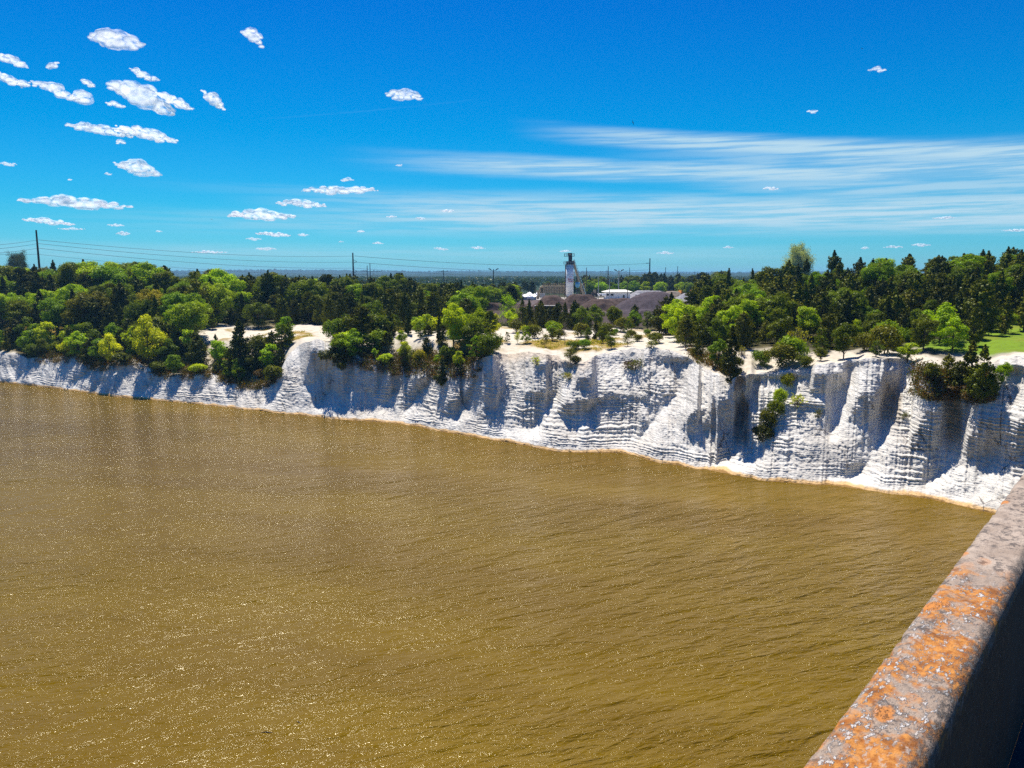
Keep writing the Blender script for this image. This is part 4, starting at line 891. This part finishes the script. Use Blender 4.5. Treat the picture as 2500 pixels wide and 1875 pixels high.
# open shed ruin in the dark belt
q = at_v(1181, 688, 232); H_ = tag(empty('open_concrete_shed', (q.x, 232, gz(q.x, 232))), 'dark open shed with thin concrete beams and posts among the cedars', 'shed'); hh_ = z_at(661, q.x, 232) - H_.location.z
MB().box((0, 1.5, hh_), (7.4, 4, .22)).build('roof_slab', M_CONC, H_); MB().box((0, 3.4, hh_ / 2), (7.2, .2, hh_)).build('back_wall', M_SHADOW, H_)  # shade inside the shed is put into the back wall's near-black colour
for x_ in (-1.5, .9, 3.4): MB().box((x_, -.45, hh_ / 2), (.22, .22, hh_)).build('post', M_CONC, H_)
MB().box((1, -.45, hh_ * .62), (5, .12, .14)).build('rail', M_CONC, H_)
# rubble of slabs
M_SLAB = simple('broken_slabs', (0.13, 0.10, 0.09), .9, .4, 2)
q = at_v(1268, 692, 222); rg = np.random.default_rng(8); b = MB(); zg_ = gz(q.x, 222)
for i in range(34): x_ = rg.uniform(-3, 3); b.box((x_, rg.uniform(-1.5, 1.5), .3 + rg.uniform(0, 1.5) * (1 - abs(x_) / 3.4)), (rg.uniform(.8, 2.6), rg.uniform(.5, 1.0), rg.uniform(.15, .4)), rg.uniform(-.7, .7), (rg.uniform(-.3, .3), rg.uniform(-.35, .35)))
tag(b.build('rubble_heap', M_SLAB, None, loc=(q.x, 222, zg_)), 'heap of broken dark slabs in a gap of the trees behind the chalk flat', 'rubble heap')

# stockpiles
def pile_mat(name, col): 
    m, t = mat(name); gp = t.new('ShaderNodeNewGeometry').outputs['Position']; n = t.noise(gp, 0.8, 6, .7); n2 = t.noise(gp, 5, 4, .7)
    c = t.mix(t.ss(n, .3, .7), tuple(x * .65 for x in col), tuple(x * 1.25 for x in col)); finish(t, c, .95, t.bump(n2, .7, .25), spec=.15); return m
M_PURP = pile_mat('purple_slag', (0.088, 0.068, 0.074)); M_BRN = pile_mat('brown_millings', (0.085, 0.055, 0.043)); M_GRY = pile_mat('grey_stone', (0.27, 0.26, 0.27)); M_ORA = pile_mat('orange_clay', (0.50, 0.20, 0.03)); M_GRT = pile_mat('tan_gravel', (0.24, 0.19, 0.14))
def pile(u, vtop, d, wl, wr, m, label, rough=.25, flat=.15, dep=None, seed=0, name='stockpile'):
    x0 = at_v(u, vtop, d).x; z0 = gz(x0, d) - .4; zt = z_at(vtop, x0, d); h = zt - z0; dep = dep or (wl + wr) / 2; n = 60; g = np.linspace(-1, 1, n)
    XX, YY = np.meshgrid(g, g, indexing='ij'); rr = np.hypot(XX, YY); ang = np.arctan2(YY, XX); rr2 = rr * (1 + .16 * fbm(ang * 1.3 + seed, rr * 2, 3, seed)); H0 = np.clip((1 - rr2) / (1 - flat), 0, 1); H0 = np.where(H0 > .86, .86 + (H0 - .86) * .55, H0) / .937
    Zz = h * H0 * (1 + 0 * rr) + rough * h * .35 * fbm(XX * 5, YY * 5, 5, seed + 3) * (rr < 1) * (1 - H0 * .5) ; Zz = np.where(rr2 >= 1, -.6, Zz)
    Xx = np.where(XX < 0, XX * wl, XX * wr); Vp = np.stack([x0 + Xx, d + YY * dep, z0 + Zz], 2)
    o = link(name, np_mesh(name, Vp, grid_faces(n, n)[:, ::-1], m, True)); return tag(o, label, 'stockpile', 'stockpiles of the yard')
pile(1421, 630, 262, 19.5, 13, M_PURP, 'largest stockpile, smooth dark purple cone in front of the white building', .10, .16, 12, 1)
pile(1395, 668, 243, 7, 6, M_PURP, 'low purple spill at the foot of the largest cone', .2, .2, 5, 2)
pile(1190, 639, 305, 8, 10, M_BRN, 'brown rough stockpile below the filter house', .5, .3, 10, 3)
pile(1250, 636.5, 312, 10, 12, M_BRN, 'brown rough stockpile at the foot of the silo', .45, .35, 9, 4)
pile(1300, 646, 285, 11, 11, M_BRN, 'brown rough stockpile left of the big purple cone', .45, .3, 9, 5)
pile(1337, 645, 330, 9, 12, M_BRN, 'flat brown stockpile in front of the white building', .5, .4, 8, 15)
pile(1128, 657, 262, 6, 7, M_BRN, 'small brown stockpile left of the dark shed', .4, .25, 6, 6)
pile(1052, 654, 285, 8, 9, M_BRN, 'long low brown mound by the tall slender tree, left of the yard', .4, .5, 4, 7)
pile(905, 676, 215, 5, 7, M_BRN, 'flat brown mound behind the rim grove', .4, .5, 4, 8)
pile(1392, 627.5, DP + 12, 13, 10, M_GRY, 'grey stone stockpile right behind the white building', .15, .3, 9, 9)
pile(1418, 628, DP + 16, 10, 10, M_GRY, 'second grey stone stockpile behind the purple cone', .15, .3, 9, 10)
pile(1452, 629, DP - 10, 9, 9, M_GRT, 'tan gravel stockpile right behind the purple cone', .3, .3, 7, 11)
pile(1492, 627, DP + 20, 15, 12, M_ORA, 'bright orange clay stockpile at the right end of the yard', .3, .35, 8, 12)
pile(1482, 633, DP - 30, 8, 8, M_GRY, 'pointed grey stockpile in front of the orange one', .12, .08, 7, 13)
pile(1511, 637, DP - 40, 7, 8, M_GRY, 'bluish grey stockpile at the right edge against the trees', .12, .12, 7, 14)

# ------------------------------------------------------------------ poles and wires
def pole(name, u, vtop, d, r, label, arms=(), cat='utility pole', m=None, base_z=None, lamp=False, group='poles around the yard', lean=0.0):
    x = at_v(u, vtop, d).x; zg_ = gz(x, d) if base_z is None else base_z; zt = z_at(vtop, x, d); h = zt - zg_
    o = tag(empty(name, (x, d, zg_ - .3)), label, cat, group); MB().tube((0, 0, 0), (0, 0, h + .3), r * 1.25, r * .7, 10).build('shaft', m or M_WOOD, o)
    for (dz_, x0, x1) in arms:
        MB().box(((x0 + x1) / 2, 0, h - dz_), (abs(x1 - x0), .14 + r * .3, .14 + r * .3)).build('crossarm', M_WOOD, o)
    if lamp:
        for s_ in (-1, 1):
            b = MB(); slant(b, (0, 0, h - 1.0), (s_ * 2.0, 0, h + .1), .22, .22); b.build('lamp_arm', M_GALV, o)
            b = MB(); slant(b, (s_ * 1.3, 0, h - .1), (s_ * 2.7, 0, h + .5), .9, .5); b.build('lamp_head', M_DARK, o)
    return o, Vector((x, d, zt))
P1, t1 = pole('transmission_pole', 78, 497, 262, .36, 'tallest dark transmission pole above the left wood', (), 'power pole', M_RUSTY, None, group='transmission poles')
P2, t2 = pole('transmission_pole', 762, 546, 438, .50, 'dark transmission pole with side insulators above the middle wood', (), 'power pole', M_RUSTY, None, group='transmission poles')
P3, t3 = pole('transmission_pole', 1404, 558, 600, .55, 'transmission pole with short arms above the wood beyond the yard', ((3.4, -3, 0), (12, -3, 0)), 'power pole', M_RUSTY, None, group='transmission poles')
for o_, zz in ((P2, 5), (P2, 10.5), (P2, 16)):
    hp_ = t2.z - P2.location.z; b = MB(); slant(b, (0, 0, hp_ - zz + 1.2), (2.2, 0, hp_ - zz), .18, .18); slant(b, (0, 0, hp_ - zz - 1), (2.2, 0, hp_ - zz), .18, .18); b.build('insulator_bracket', M_DARK, P2)
pole('utility_pole', 793, 574, 470, .28, 'left post of the double pole with a shared crossarm', ((3.0, -4, 8.5),)); pole('utility_pole', 799, 568, 470, .28, 'right post of the double pole with a shared crossarm', ())
pole('utility_pole', 958, 583, 420, .22, 'wooden pole with one crossarm above the middle wood', ((.4, -2.4, 2.4),))
pole('flood_lamp', 1066, 581, 420, .28, 'left lamp mast with forked lamp heads above the dark treeline', (), 'lamp mast', M_DARK, None, True, 'lamp masts')
pole('flood_lamp', 1337, 583, 445, .28, 'right lamp mast with forked lamp heads behind the white building', (), 'lamp mast', M_GALV, None, True, 'lamp masts')
pole('utility_pole', 1267, 578, 455, .26, 'dark pole just right of the silo with a side arm', ((5, -4.4, 0),)); pole('utility_pole', 1314, 575, 455, .28, 'dark pole with a crossarm behind the white building', ((7.5, -3, 6),))
pole('utility_pole', 1360, 578, 520, .22, 'thin far pole right of the right lamp mast'); pole('utility_pole', 1293, 596, 425, .22, 'pale pole with a small lamp left of the white building', ((8.5, -2, 0),), m=M_GALV)
pole('utility_pole', 1317, 602, 418, .20, 'thin pole in front of the dark windows', m=M_GALV); pole('utility_pole', 1356, 607, 418, .20, 'thin dark pole at the right corner of the white building')
pole('utility_pole', 1157, 609, 405, .18, 'thin pole with a white cap left of the tan stack'); pole('utility_pole', 1021, 607, 400, .18, 'thin pole in the wood left of the yard', ((1.2, -.8, 1.5),))
pole('utility_pole', 1438, 577, 560, .26, 'far pole on the skyline right of the armed transmission pole'); pole('utility_pole', 1464, 575, 580, .28, 'far pole with stays on the skyline, rightmost but one'); pole('utility_pole', 1501, 586, 560, .2, 'short far pole, rightmost on the skyline')
def wire(a, b, sag, label, r=.07, n=24):
    a = Vector(a); b = Vector(b); m = MB(); pts = [a.lerp(b, i / n) - Vector((0, 0, sag * 4 * (i / n) * (1 - i / n))) for i in range(n + 1)]; m.path(pts, [r] * (n + 1), 4)
    o = m.build('overhead_wire', M_WIRE); return tag(o, label, 'wire', 'overhead wires')
lv1 = [518, 526, 536, 549]; lv2 = [553, 566, 579, 592]; off_l = [517, 526, 535, 528]
L0 = [at_v(-120, v, 150) for v in (522, 535, 549, 540)]
for i in range(4):
    a = at_v(82 if i < 3 else 80, lv1[i] if i < 3 else 549, 262); c_ = at_v(766, lv2[i], 438); d_ = at_v(1400, (569, 583, 592, 598)[i], 600)
    nm = ('top', 'second', 'third', 'lowest')[i]
    wire(a, c_, 2.2, f'{nm} wire of the span between the left transmission pole and the insulator pole', .055 if i < 3 else .04)
    wire(c_, d_, 3.4, f'{nm} wire from the insulator pole across behind the silo', .085 if i < 2 else .06)
    wire(at_v(-150, (534, 543, 551, 535)[i], 150), a, .6, f'{nm} wire leaving the left edge of the view from the tall pole', .04)

# ------------------------------------------------------------------ clouds
m, t = mat('cloud'); tc = t.new('ShaderNodeNewGeometry'); lw = t.new('ShaderNodeLayerWeight'); lw.inputs[0].default_value = .5
oc = t.new('ShaderNodeTexCoord').outputs['Object']
nn = t.noise(oc, 2.0, 4, .6)
fac = t.math('ADD', lw.outputs['Facing'], t.math('MULTIPLY', t.math('SUBTRACT', nn, .5), 2.1)); al = t.ss(fac, 1.0, .0)
oi = t.new('ShaderNodeObjectInfo'); al = t.math('MULTIPLY', al, t.math('MULTIPLY', oi.outputs['Alpha'], .66))
df = t.new('ShaderNodeBsdfDiffuse'); df.inputs[0].default_value = (.56, .56, .56, 1); tl = t.new('ShaderNodeBsdfTranslucent'); tl.inputs[0].default_value = (.56, .56, .56, 1)
ms = t.new('ShaderNodeAddShader'); t.l.new(df.outputs[0], ms.inputs[0]); t.l.new(tl.outputs[0], ms.inputs[1])      # droplets scatter light back and on alike
tp = t.new('ShaderNodeBsdfTransparent'); m2 = t.new('ShaderNodeMixShader'); t._in(m2.inputs[0], al); t.l.new(tp.outputs[0], m2.inputs[1]); t.l.new(ms.outputs[0], m2.inputs[2])
oo = t.new('ShaderNodeOutputMaterial'); t.l.new(m2.outputs[0], oo.inputs[0]); M_CLOUD = m
import bmesh
bm = bmesh.new(); bmesh.ops.create_icosphere(bm, subdivisions=3, radius=1); IV = np.array([v.co[:] for v in bm.verts]); IF = np.array([[v.index for v in f.verts] for f in bm.faces]); bm.free()
CL = [(253, 90, 105, 42, 4, 'widest white cloud at the upper left'), (545, 80, 46, 26, 20, 'small wedge cloud alone at the top left of centre'), (25, 133, 60, 24, 10, 'cloud cut by the left edge, upper one'), (113, 142, 26, 16, -30, 'small ragged pair of wisps high at the left'),
 (313, 165, 58, 20, 20, 'thin ragged cloud under the widest one'), (190, 182, 28, 16, 30, 'tiny slanted cloud above the left chain'), (14, 172, 60, 22, 20, 'left end cloud of the chain at the left edge'), (50, 180, 30, 18, 0, 'small puff in the left chain'),
 (120, 196, 90, 26, 18, 'sloping long cloud of the left chain'), (178, 212, 42, 34, 0, 'round end puff of the left chain'), (250, 227, 40, 16, 8, 'little flat puff between the chain and the large sloping cloud'), (305, 213, 128, 46, 22, 'largest sloping cloud of the left group'),
 (376, 220, 78, 22, 22, 'narrow sloping cloud touching the largest one'), (460, 218, 48, 22, 40, 'ragged hooked cloud right of the left group'), (216, 282, 130, 26, 6, 'left half of the long flat cloud'), (318, 292, 120, 26, 10, 'right half of the long flat cloud'), (262, 309, 20, 16, 0, 'tiny puff below the long flat cloud'),
 (873, 207, 78, 26, 4, 'single cloud high near the middle'), (18, 355, 34, 12, 0, 'tiny flat cloud at the left edge, middle height'), (298, 366, 92, 34, 12, 'lumpy cloud below the long flat one'), (234, 376, 16, 9, 0, 'speck left of the lumpy cloud'),
 (165, 441, 222, 34, 2, 'broad flat cloud low at the left'), (106, 480, 98, 20, 4, 'thin flat cloud under the broad one'), (155, 495, 52, 9, 0, 'faint pair of slivers under the thin flat cloud'), (566, 468, 142, 30, 0, 'heaped cloud low left of centre'), (650, 442, 106, 22, 2, 'flat heaped cloud right above the heaped one'),
 (735, 412, 164, 24, -2, 'long ragged cloud left of centre'), (750, 390, 30, 14, 0, 'small puff on top of the long ragged cloud'), (590, 507, 76, 15, 3, 'flat small cloud over the middle wood'), (548, 517, 34, 10, 0, 'small sliver left of the flat small cloud'), (655, 508, 28, 10, 0, 'small oval cloud right of the flat small one'),
 (575, 538, 46, 11, 0, 'lowest small oval cloud over the middle wood'), (266, 505, 30, 11, 0, 'tiny cloud low between the left pole and middle'), (250, 487, 36, 9, 0, 'thin sliver above the tiny low cloud'), (453, 545, 76, 9, 0, 'faint long sliver touching the wires'),
 (845, 469, 26, 9, 0, 'tiny cloud in a row of two, left one'), (908, 472, 24, 9, 0, 'tiny cloud in a row of two, right one'), (967, 456, 32, 10, 0, 'pale tiny cloud above and right of the row of two'), (953, 538, 34, 9, 4, 'small cloud left of the silo, left one'), (1033, 536, 34, 9, 4, 'small cloud left of the silo, right one'),
 (1221, 543, 30, 8, 0, 'small cloud just above the silo top'), (816, 526, 26, 8, 0, 'tiny cloud right of the insulator pole'), (780, 500, 20, 8, 0, 'tiny ragged cloud above the insulator pole'), (1437, 547, 40, 9, 0, 'small oval cloud right of the armed pole'),
 (1895, 151, 38, 12, 6, 'lone small ragged cloud high at the right'), (1755, 240, 24, 11, 0, 'tiny bright cloud right of centre, mid height'), (1665, 408, 36, 10, 2, 'small white cloud between the high streaks'), (2040, 471, 46, 9, 0, 'small cloud with grey base in the right streaks'), (1573, 535, 24, 8, 0, 'small oval cloud left of the right wood'),
 (1930, 534, 40, 9, 0, 'small cloud above the right wood, left of a pair'), (1990, 530, 40, 10, 0, 'small cloud above the right wood, right of a pair'), (1868, 537, 20, 8, 0, 'tiny cloud left of the pair above the right wood'), (2196, 498, 56, 9, 0, 'flat cloud cut by the right edge'),
 (862, 357, 18, 7, 0, 'tiny puff at the tip of the left streak'), (343, 500, 16, 7, 0, 'speck of cloud over the left wood'), (737, 523, 14, 6, 0, 'speck of cloud left of the insulator pole'), (151, 388, 10, 7, 0, 'speck of cloud above the broad flat one')]
for ci, (u, v, w_, h_, tl_, lab) in enumerate(CL):
    a, y, z = ray(u, v); el_ = math.atan2(float(z), math.hypot(float(a), float(y))); dist = min(1000 / math.sin(el_), 26000.0); dirv = Vector((float(a), float(y), float(z))).normalized(); c0 = Vector((0, 0, CAMH)) + dirv * dist
    mp = dist * K / math.hypot(F, u * K - 1250) ; Wm = w_ * mp; Hm = h_ * mp; rg = np.random.default_rng(500 + ci)
    right = Vector((dirv.y, -dirv.x, 0)).normalized(); up = Vector((0, 0, 1)); fw = Vector((dirv.x, dirv.y, 0)).normalized(); n = int(np.clip(w_ / 3.2, 5, 34)); Vs = []; Fs = []; Pf = []; tt_ = -math.tan(R_(tl_))
    for i in range(n):
        s_ = -1 + 2 * (i + rg.uniform(.2, .8)) / n; big = (1 - abs(s_) ** 1.6) * .65 + .30; rad = Hm * .5 * big * rg.uniform(.55, 1.0); x_ = s_ * (Wm / 2 - rad * .9); zz = x_ * tt_ + (rg.uniform(-.25, .5) * Hm * .5 * big) ; dd = rg.normal() * Hm * .45
        q = IV * rad * np.array([1.35, 1.35, .82]); q = q * (1 + .20 * fbm(IV[:, :1] * 2.2 + i * 9, IV[:, 1:2] * 2.2 + IV[:, 2:] * 1.7 + ci, 3, 700)); q[:, 2] = np.maximum(q[:, 2], -.50 * rad)
        off = np.array(right) * x_ + np.array(up) * zz + np.array(fw) * dd; Fs.append(IF + len(IV) * i); Vs.append(q + off); Pf.append(IV * 1.5 + rg.uniform(0, 50, 3))
    me = np_mesh('cloud', np.concatenate(Vs) / Hm, np.concatenate(Fs), M_CLOUD, True)
    o = link('cloud', me); md = o.modifiers.new('skin', 'REMESH'); md.mode = 'VOXEL'; md.voxel_size = .075 if w_ / h_ < 6 else .10; md.use_smooth_shade = True
    bpy.context.view_layer.update(); me2 = bpy.data.meshes.new_from_object(o.evaluated_get(bpy.context.evaluated_depsgraph_get())); o.modifiers.clear(); o.data = me2
    if not me2.materials: me2.materials.append(M_CLOUD)
    o.scale = (Hm,) * 3; o.location = c0; o.color = (1, 1, 1, 1.0 if h_ > 14 or w_ > 60 else .8); tag(o, lab, 'cloud', 'small fair-weather clouds')

# ------------------------------------------------------------------ bridge with its lichen-stained parapet
YAW = R_(40.7)
Bz = 25.2
BR = tag(empty('bridge', (0, 0, 0)), 'concrete bridge whose orange-lichened parapet crosses the lower right corner', 'bridge'); BR.rotation_euler = (0, 0, math.pi / 2 - YAW)    # local +X runs along the bridge, +Y to its left
m, t = mat('lichened_concrete'); oc = t.new('ShaderNodeTexCoord').outputs['Object']; sx = t.new('ShaderNodeSeparateXYZ'); t.l.new(oc, sx.inputs[0])
n1 = t.noise(oc, 7, 6, .62); n2 = t.noise(oc, 38, 5, .65); n3 = t.noise(t.mapping(oc, (30, 62, 30)), 1.0, 6, .74); n4 = t.noise(oc, 150, 3, .6); n5 = t.noise(oc, 3.0, 4, .6)
c = t.mix(t.ss(n1, .3, .7), (0.26, 0.195, 0.145), (0.40, 0.32, 0.25)); c = t.mix(t.math('MULTIPLY', t.ss(n2, .5, .68), .6), c, (0.13, 0.105, 0.09))
zone = t.math('ADD', sx.outputs[0], t.math('MULTIPLY', t.math('SUBTRACT', n5, .5), .55)); near = t.ss(zone, 3.02, 2.82)
dist_l = t.math('MULTIPLY', t.ss(n1, .43, .54), near)
orange = t.mix(t.ss(n2, .35, .62), (0.27, 0.085, 0.012), (0.47, 0.20, 0.042)); orange = t.mix(t.ss(t.noise(oc, 11, 4, .6), .52, .66), orange, (0.19, 0.065, 0.012))
wh = t.math('MULTIPLY', t.math('MULTIPLY', t.ss(n3, .52, .59), t.ss(t.noise(oc, 4.2, 4, .6), .36, .52)), near)
gr = t.math('MULTIPLY', t.ss(t.noise(oc, 24, 6, .75), .50, .57), t.ss(t.noise(oc, 5.5, 3), .38, .54))
c = t.mix(t.math('MULTIPLY', gr, .8), c, (0.06, 0.05, 0.045))
c = t.mix(t.math('MULTIPLY', dist_l, t.ss(n3, .62, .50, 0.25, 1.0)), c, orange)
c = t.mix(wh, c, (0.50, 0.46, 0.42))
# far stretch: a few separate round colonies
vd = t.vor(t.mapping(oc, (5.0, 9.0, 1)), 1.0); spot = t.math('MULTIPLY', t.ss(t.math('ADD', vd, t.math('MULTIPLY', n2, .25)), .38, .30), t.ss(t.noise(oc, 1.7, 2), .40, .48))
c = t.mix(t.math('MULTIPLY', spot, .9), c, (0.46, 0.17, 0.03))
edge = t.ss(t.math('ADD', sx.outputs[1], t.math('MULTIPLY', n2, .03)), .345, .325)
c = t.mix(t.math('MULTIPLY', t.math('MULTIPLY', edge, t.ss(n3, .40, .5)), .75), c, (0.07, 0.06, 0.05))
side = t.ss(sx.outputs[2], 25.97, 25.93); c = t.mix(t.math('MULTIPLY', side, .85), c, t.mix(n1, (0.035, 0.024, 0.016), (0.075, 0.052, 0.035)))  # shade painted into the parapet faces, darker brown below the top edge
hb2 = t.math('ADD', t.math('MULTIPLY', n2, .55), t.math('ADD', t.math('MULTIPLY', n4, .3), t.math('MULTIPLY', wh, .25)))
finish(t, c, t.ss(wh, 0, 1, .75, .38), t.bump(hb2, 1.0, .012), spec=.22); M_PAR = m
yl, yr, zt_ = .487, .292, 26.0
xs = np.concatenate([np.linspace(-40, -3, 40)[:-1], np.linspace(-3, 0.8, 20)[:-1], np.linspace(0.8, 5.5, 320)[:-1], np.linspace(5.5, 40, 120)[:-1], np.linspace(40, 165, 20)])
prof = [(yl + .02, Bz - .5), (yl + .004, zt_ - .6), (yl, zt_ - .03), (yl - .006, zt_ - .008), (yl - .02, zt_)] + [(yl - .02 - (yl - yr - .05) * k / 10, zt_ + .002 * math.sin(k)) for k in range(1, 10)] + [(yr + .028, zt_), (yr + .012, zt_ - .006), (yr + .002, zt_ - .022), (yr - .001, zt_ - .08), (yr, zt_ - .4), (yr - .002, Bz + .001)]
pr_ = np.array(prof); Nx = len(xs); Np = len(pr_); Vp = np.zeros((Nx, Np, 3)); Vp[..., 0] = xs[:, None]; Vp[..., 1] = pr_[None, :, 0]; Vp[..., 2] = pr_[None, :, 1]
jit = fbm(xs[:, None] * 14, np.arange(Np)[None, :] * .7, 4, 800); Vp[..., 1] += .0035 * jit * (np.arange(Np) < 16); Vp[..., 2] += .0022 * fbm(xs[:, None] * 22, np.arange(Np)[None, :] * .9, 4, 810) * (pr_[None, :, 1] > zt_ - .1)
chip = np.clip(fbm(xs * 9, xs * 0, 3, 820) - .28, 0, 1)[:, None]; Vp[:, 2:5, 1] -= chip * .03; Vp[:, 2:5, 2] -= chip * .012
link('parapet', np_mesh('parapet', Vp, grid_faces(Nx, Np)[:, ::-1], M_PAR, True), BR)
MB().box((62.5, -4.25, Bz - .25), (205, 9.08, .5)).build('deck', simple('asphalt_deck', (0.035, 0.033, 0.032), .9, .2, 3), BR)
for yy in (-.6, -4.2, -7.8): MB().box((62.5, yy, Bz - 1.4), (205, .6, 1.79)).build('girder', M_CONC, BR)
MB().box((62.5, -8.60, Bz + .4), (205, .2, .799)).build('far_parapet', M_CONC, BR)
for xx in (-2, 28, 58, 88):
    pr2 = MB()
    for yy in (-1.2, -7.2): pr2.tube((xx, yy, -3), (xx, yy, Bz - 3.0), 1.1, 1.0, 20)
    pr2.box((xx, -4.2, Bz - 2.65), (2.0, 9.4, .7)); pr2.build('pier', M_CONC, BR)

# ------------------------------------------------------------------ birds, drift
M_BIRD = simple('dark_feather', (0.02, 0.018, 0.018), .8); 
def bird(u, v, d, sz, bank, label):
    c_ = at_v(u, v, d); b = MB(); s_ = sz
    b.tube((0, -.34 * s_, 0), (0, 0, 0), .02 * s_, .10 * s_, 10); b.tube((0, 0, 0), (0, .30 * s_, .01), .10 * s_, .05 * s_, 10); b.tube((0, .30 * s_, .01), (0, .46 * s_, .0), .06 * s_, .012 * s_, 8)
    o = b.build('bird', M_BIRD); o.location = c_; o.rotation_euler = (R_(20), R_(bank), R_(40)); tag(o, label, 'bird', 'birds in the sky')
    for q in (-1, 1):
        w_ = [(0, .14 * s_, .03), (q * .5 * s_, .20 * s_, .14 * s_), (q * 1.0 * s_, -.06 * s_, .10 * s_), (q * .5 * s_, -.04 * s_, .12 * s_), (0, -.16 * s_, .03)]; MB().add(w_ + [(x, y, z - .02 * s_) for x, y, z in w_], [(0, 1, 2, 3, 4), (9, 8, 7, 6, 5), (0, 5, 6, 1), (1, 6, 7, 2), (2, 7, 8, 3), (3, 8, 9, 4)]).build('wing', M_BIRD, o)
    tl = [(-.03 * s_, -.3 * s_, 0), (.03 * s_, -.3 * s_, 0), (.10 * s_, -.52 * s_, 0), (-.10 * s_, -.52 * s_, 0)]; MB().add(tl + [(x, y, z - .01) for x, y, z in tl], [(0, 1, 2, 3), (7, 6, 5, 4), (0, 4, 5, 1), (1, 5, 6, 2), (2, 6, 7, 3), (3, 7, 4, 0)]).build('tail', M_BIRD, o)
bird(1367, 265, 70, .28, 60, 'dark bird banking in the blue right of centre'); bird(1862, 105, 110, .26, 20, 'tiny dark bird high at the right'); bird(457, 474, 110, .24, 10, 'tiny dark bird low left over the wires')
def drift(u, v, L, label, s):
    c_ = hit(u, v) if False else None; a, y, z = ray(u, v); t_ = -CAMH / z; x_, y_2 = float(a * t_), float(y * t_); rg = np.random.default_rng(s); b = MB(); b.path([(-L / 2, 0, .02), (-L * .1, .05, .07), (L * .2, -.03, .05), (L / 2, .06, .0)], [.015, .03, .03, .015], 7)
    o = b.build('driftwood', M_BIRD if s == 1 else M_BARK); o.location = (x_, y_2, -.035); o.rotation_euler = (0, 0, rg.uniform(-.3, .3)); tag(o, label, 'driftwood', 'drift on the river')
drift(577, 1583, .85, 'dark floating branch on the water near the bottom', 1); drift(645, 1561, .4, 'small brown stick floating above the dark branch', 3)

# ------------------------------------------------------------------ haze
HAZE = 1
if HAZE:
    m = bpy.data.materials.new('haze'); m.use_nodes = True; t = NT(m.node_tree); pv = t.new('ShaderNodeVolumePrincipled'); pv.inputs['Color'].default_value = (.28, .62, 1.0, 1); pv.inputs['Density'].default_value = 0.00011; pv.inputs['Anisotropy'].default_value = .2
    oo = t.new('ShaderNodeOutputMaterial'); t.l.new(pv.outputs[0], oo.inputs['Volume'])
    b = MB().box((0, 4800, 29.0), (19000, 19600 - 9000, 66)); o = b.build('haze', m); tag(o, kind='stuff')
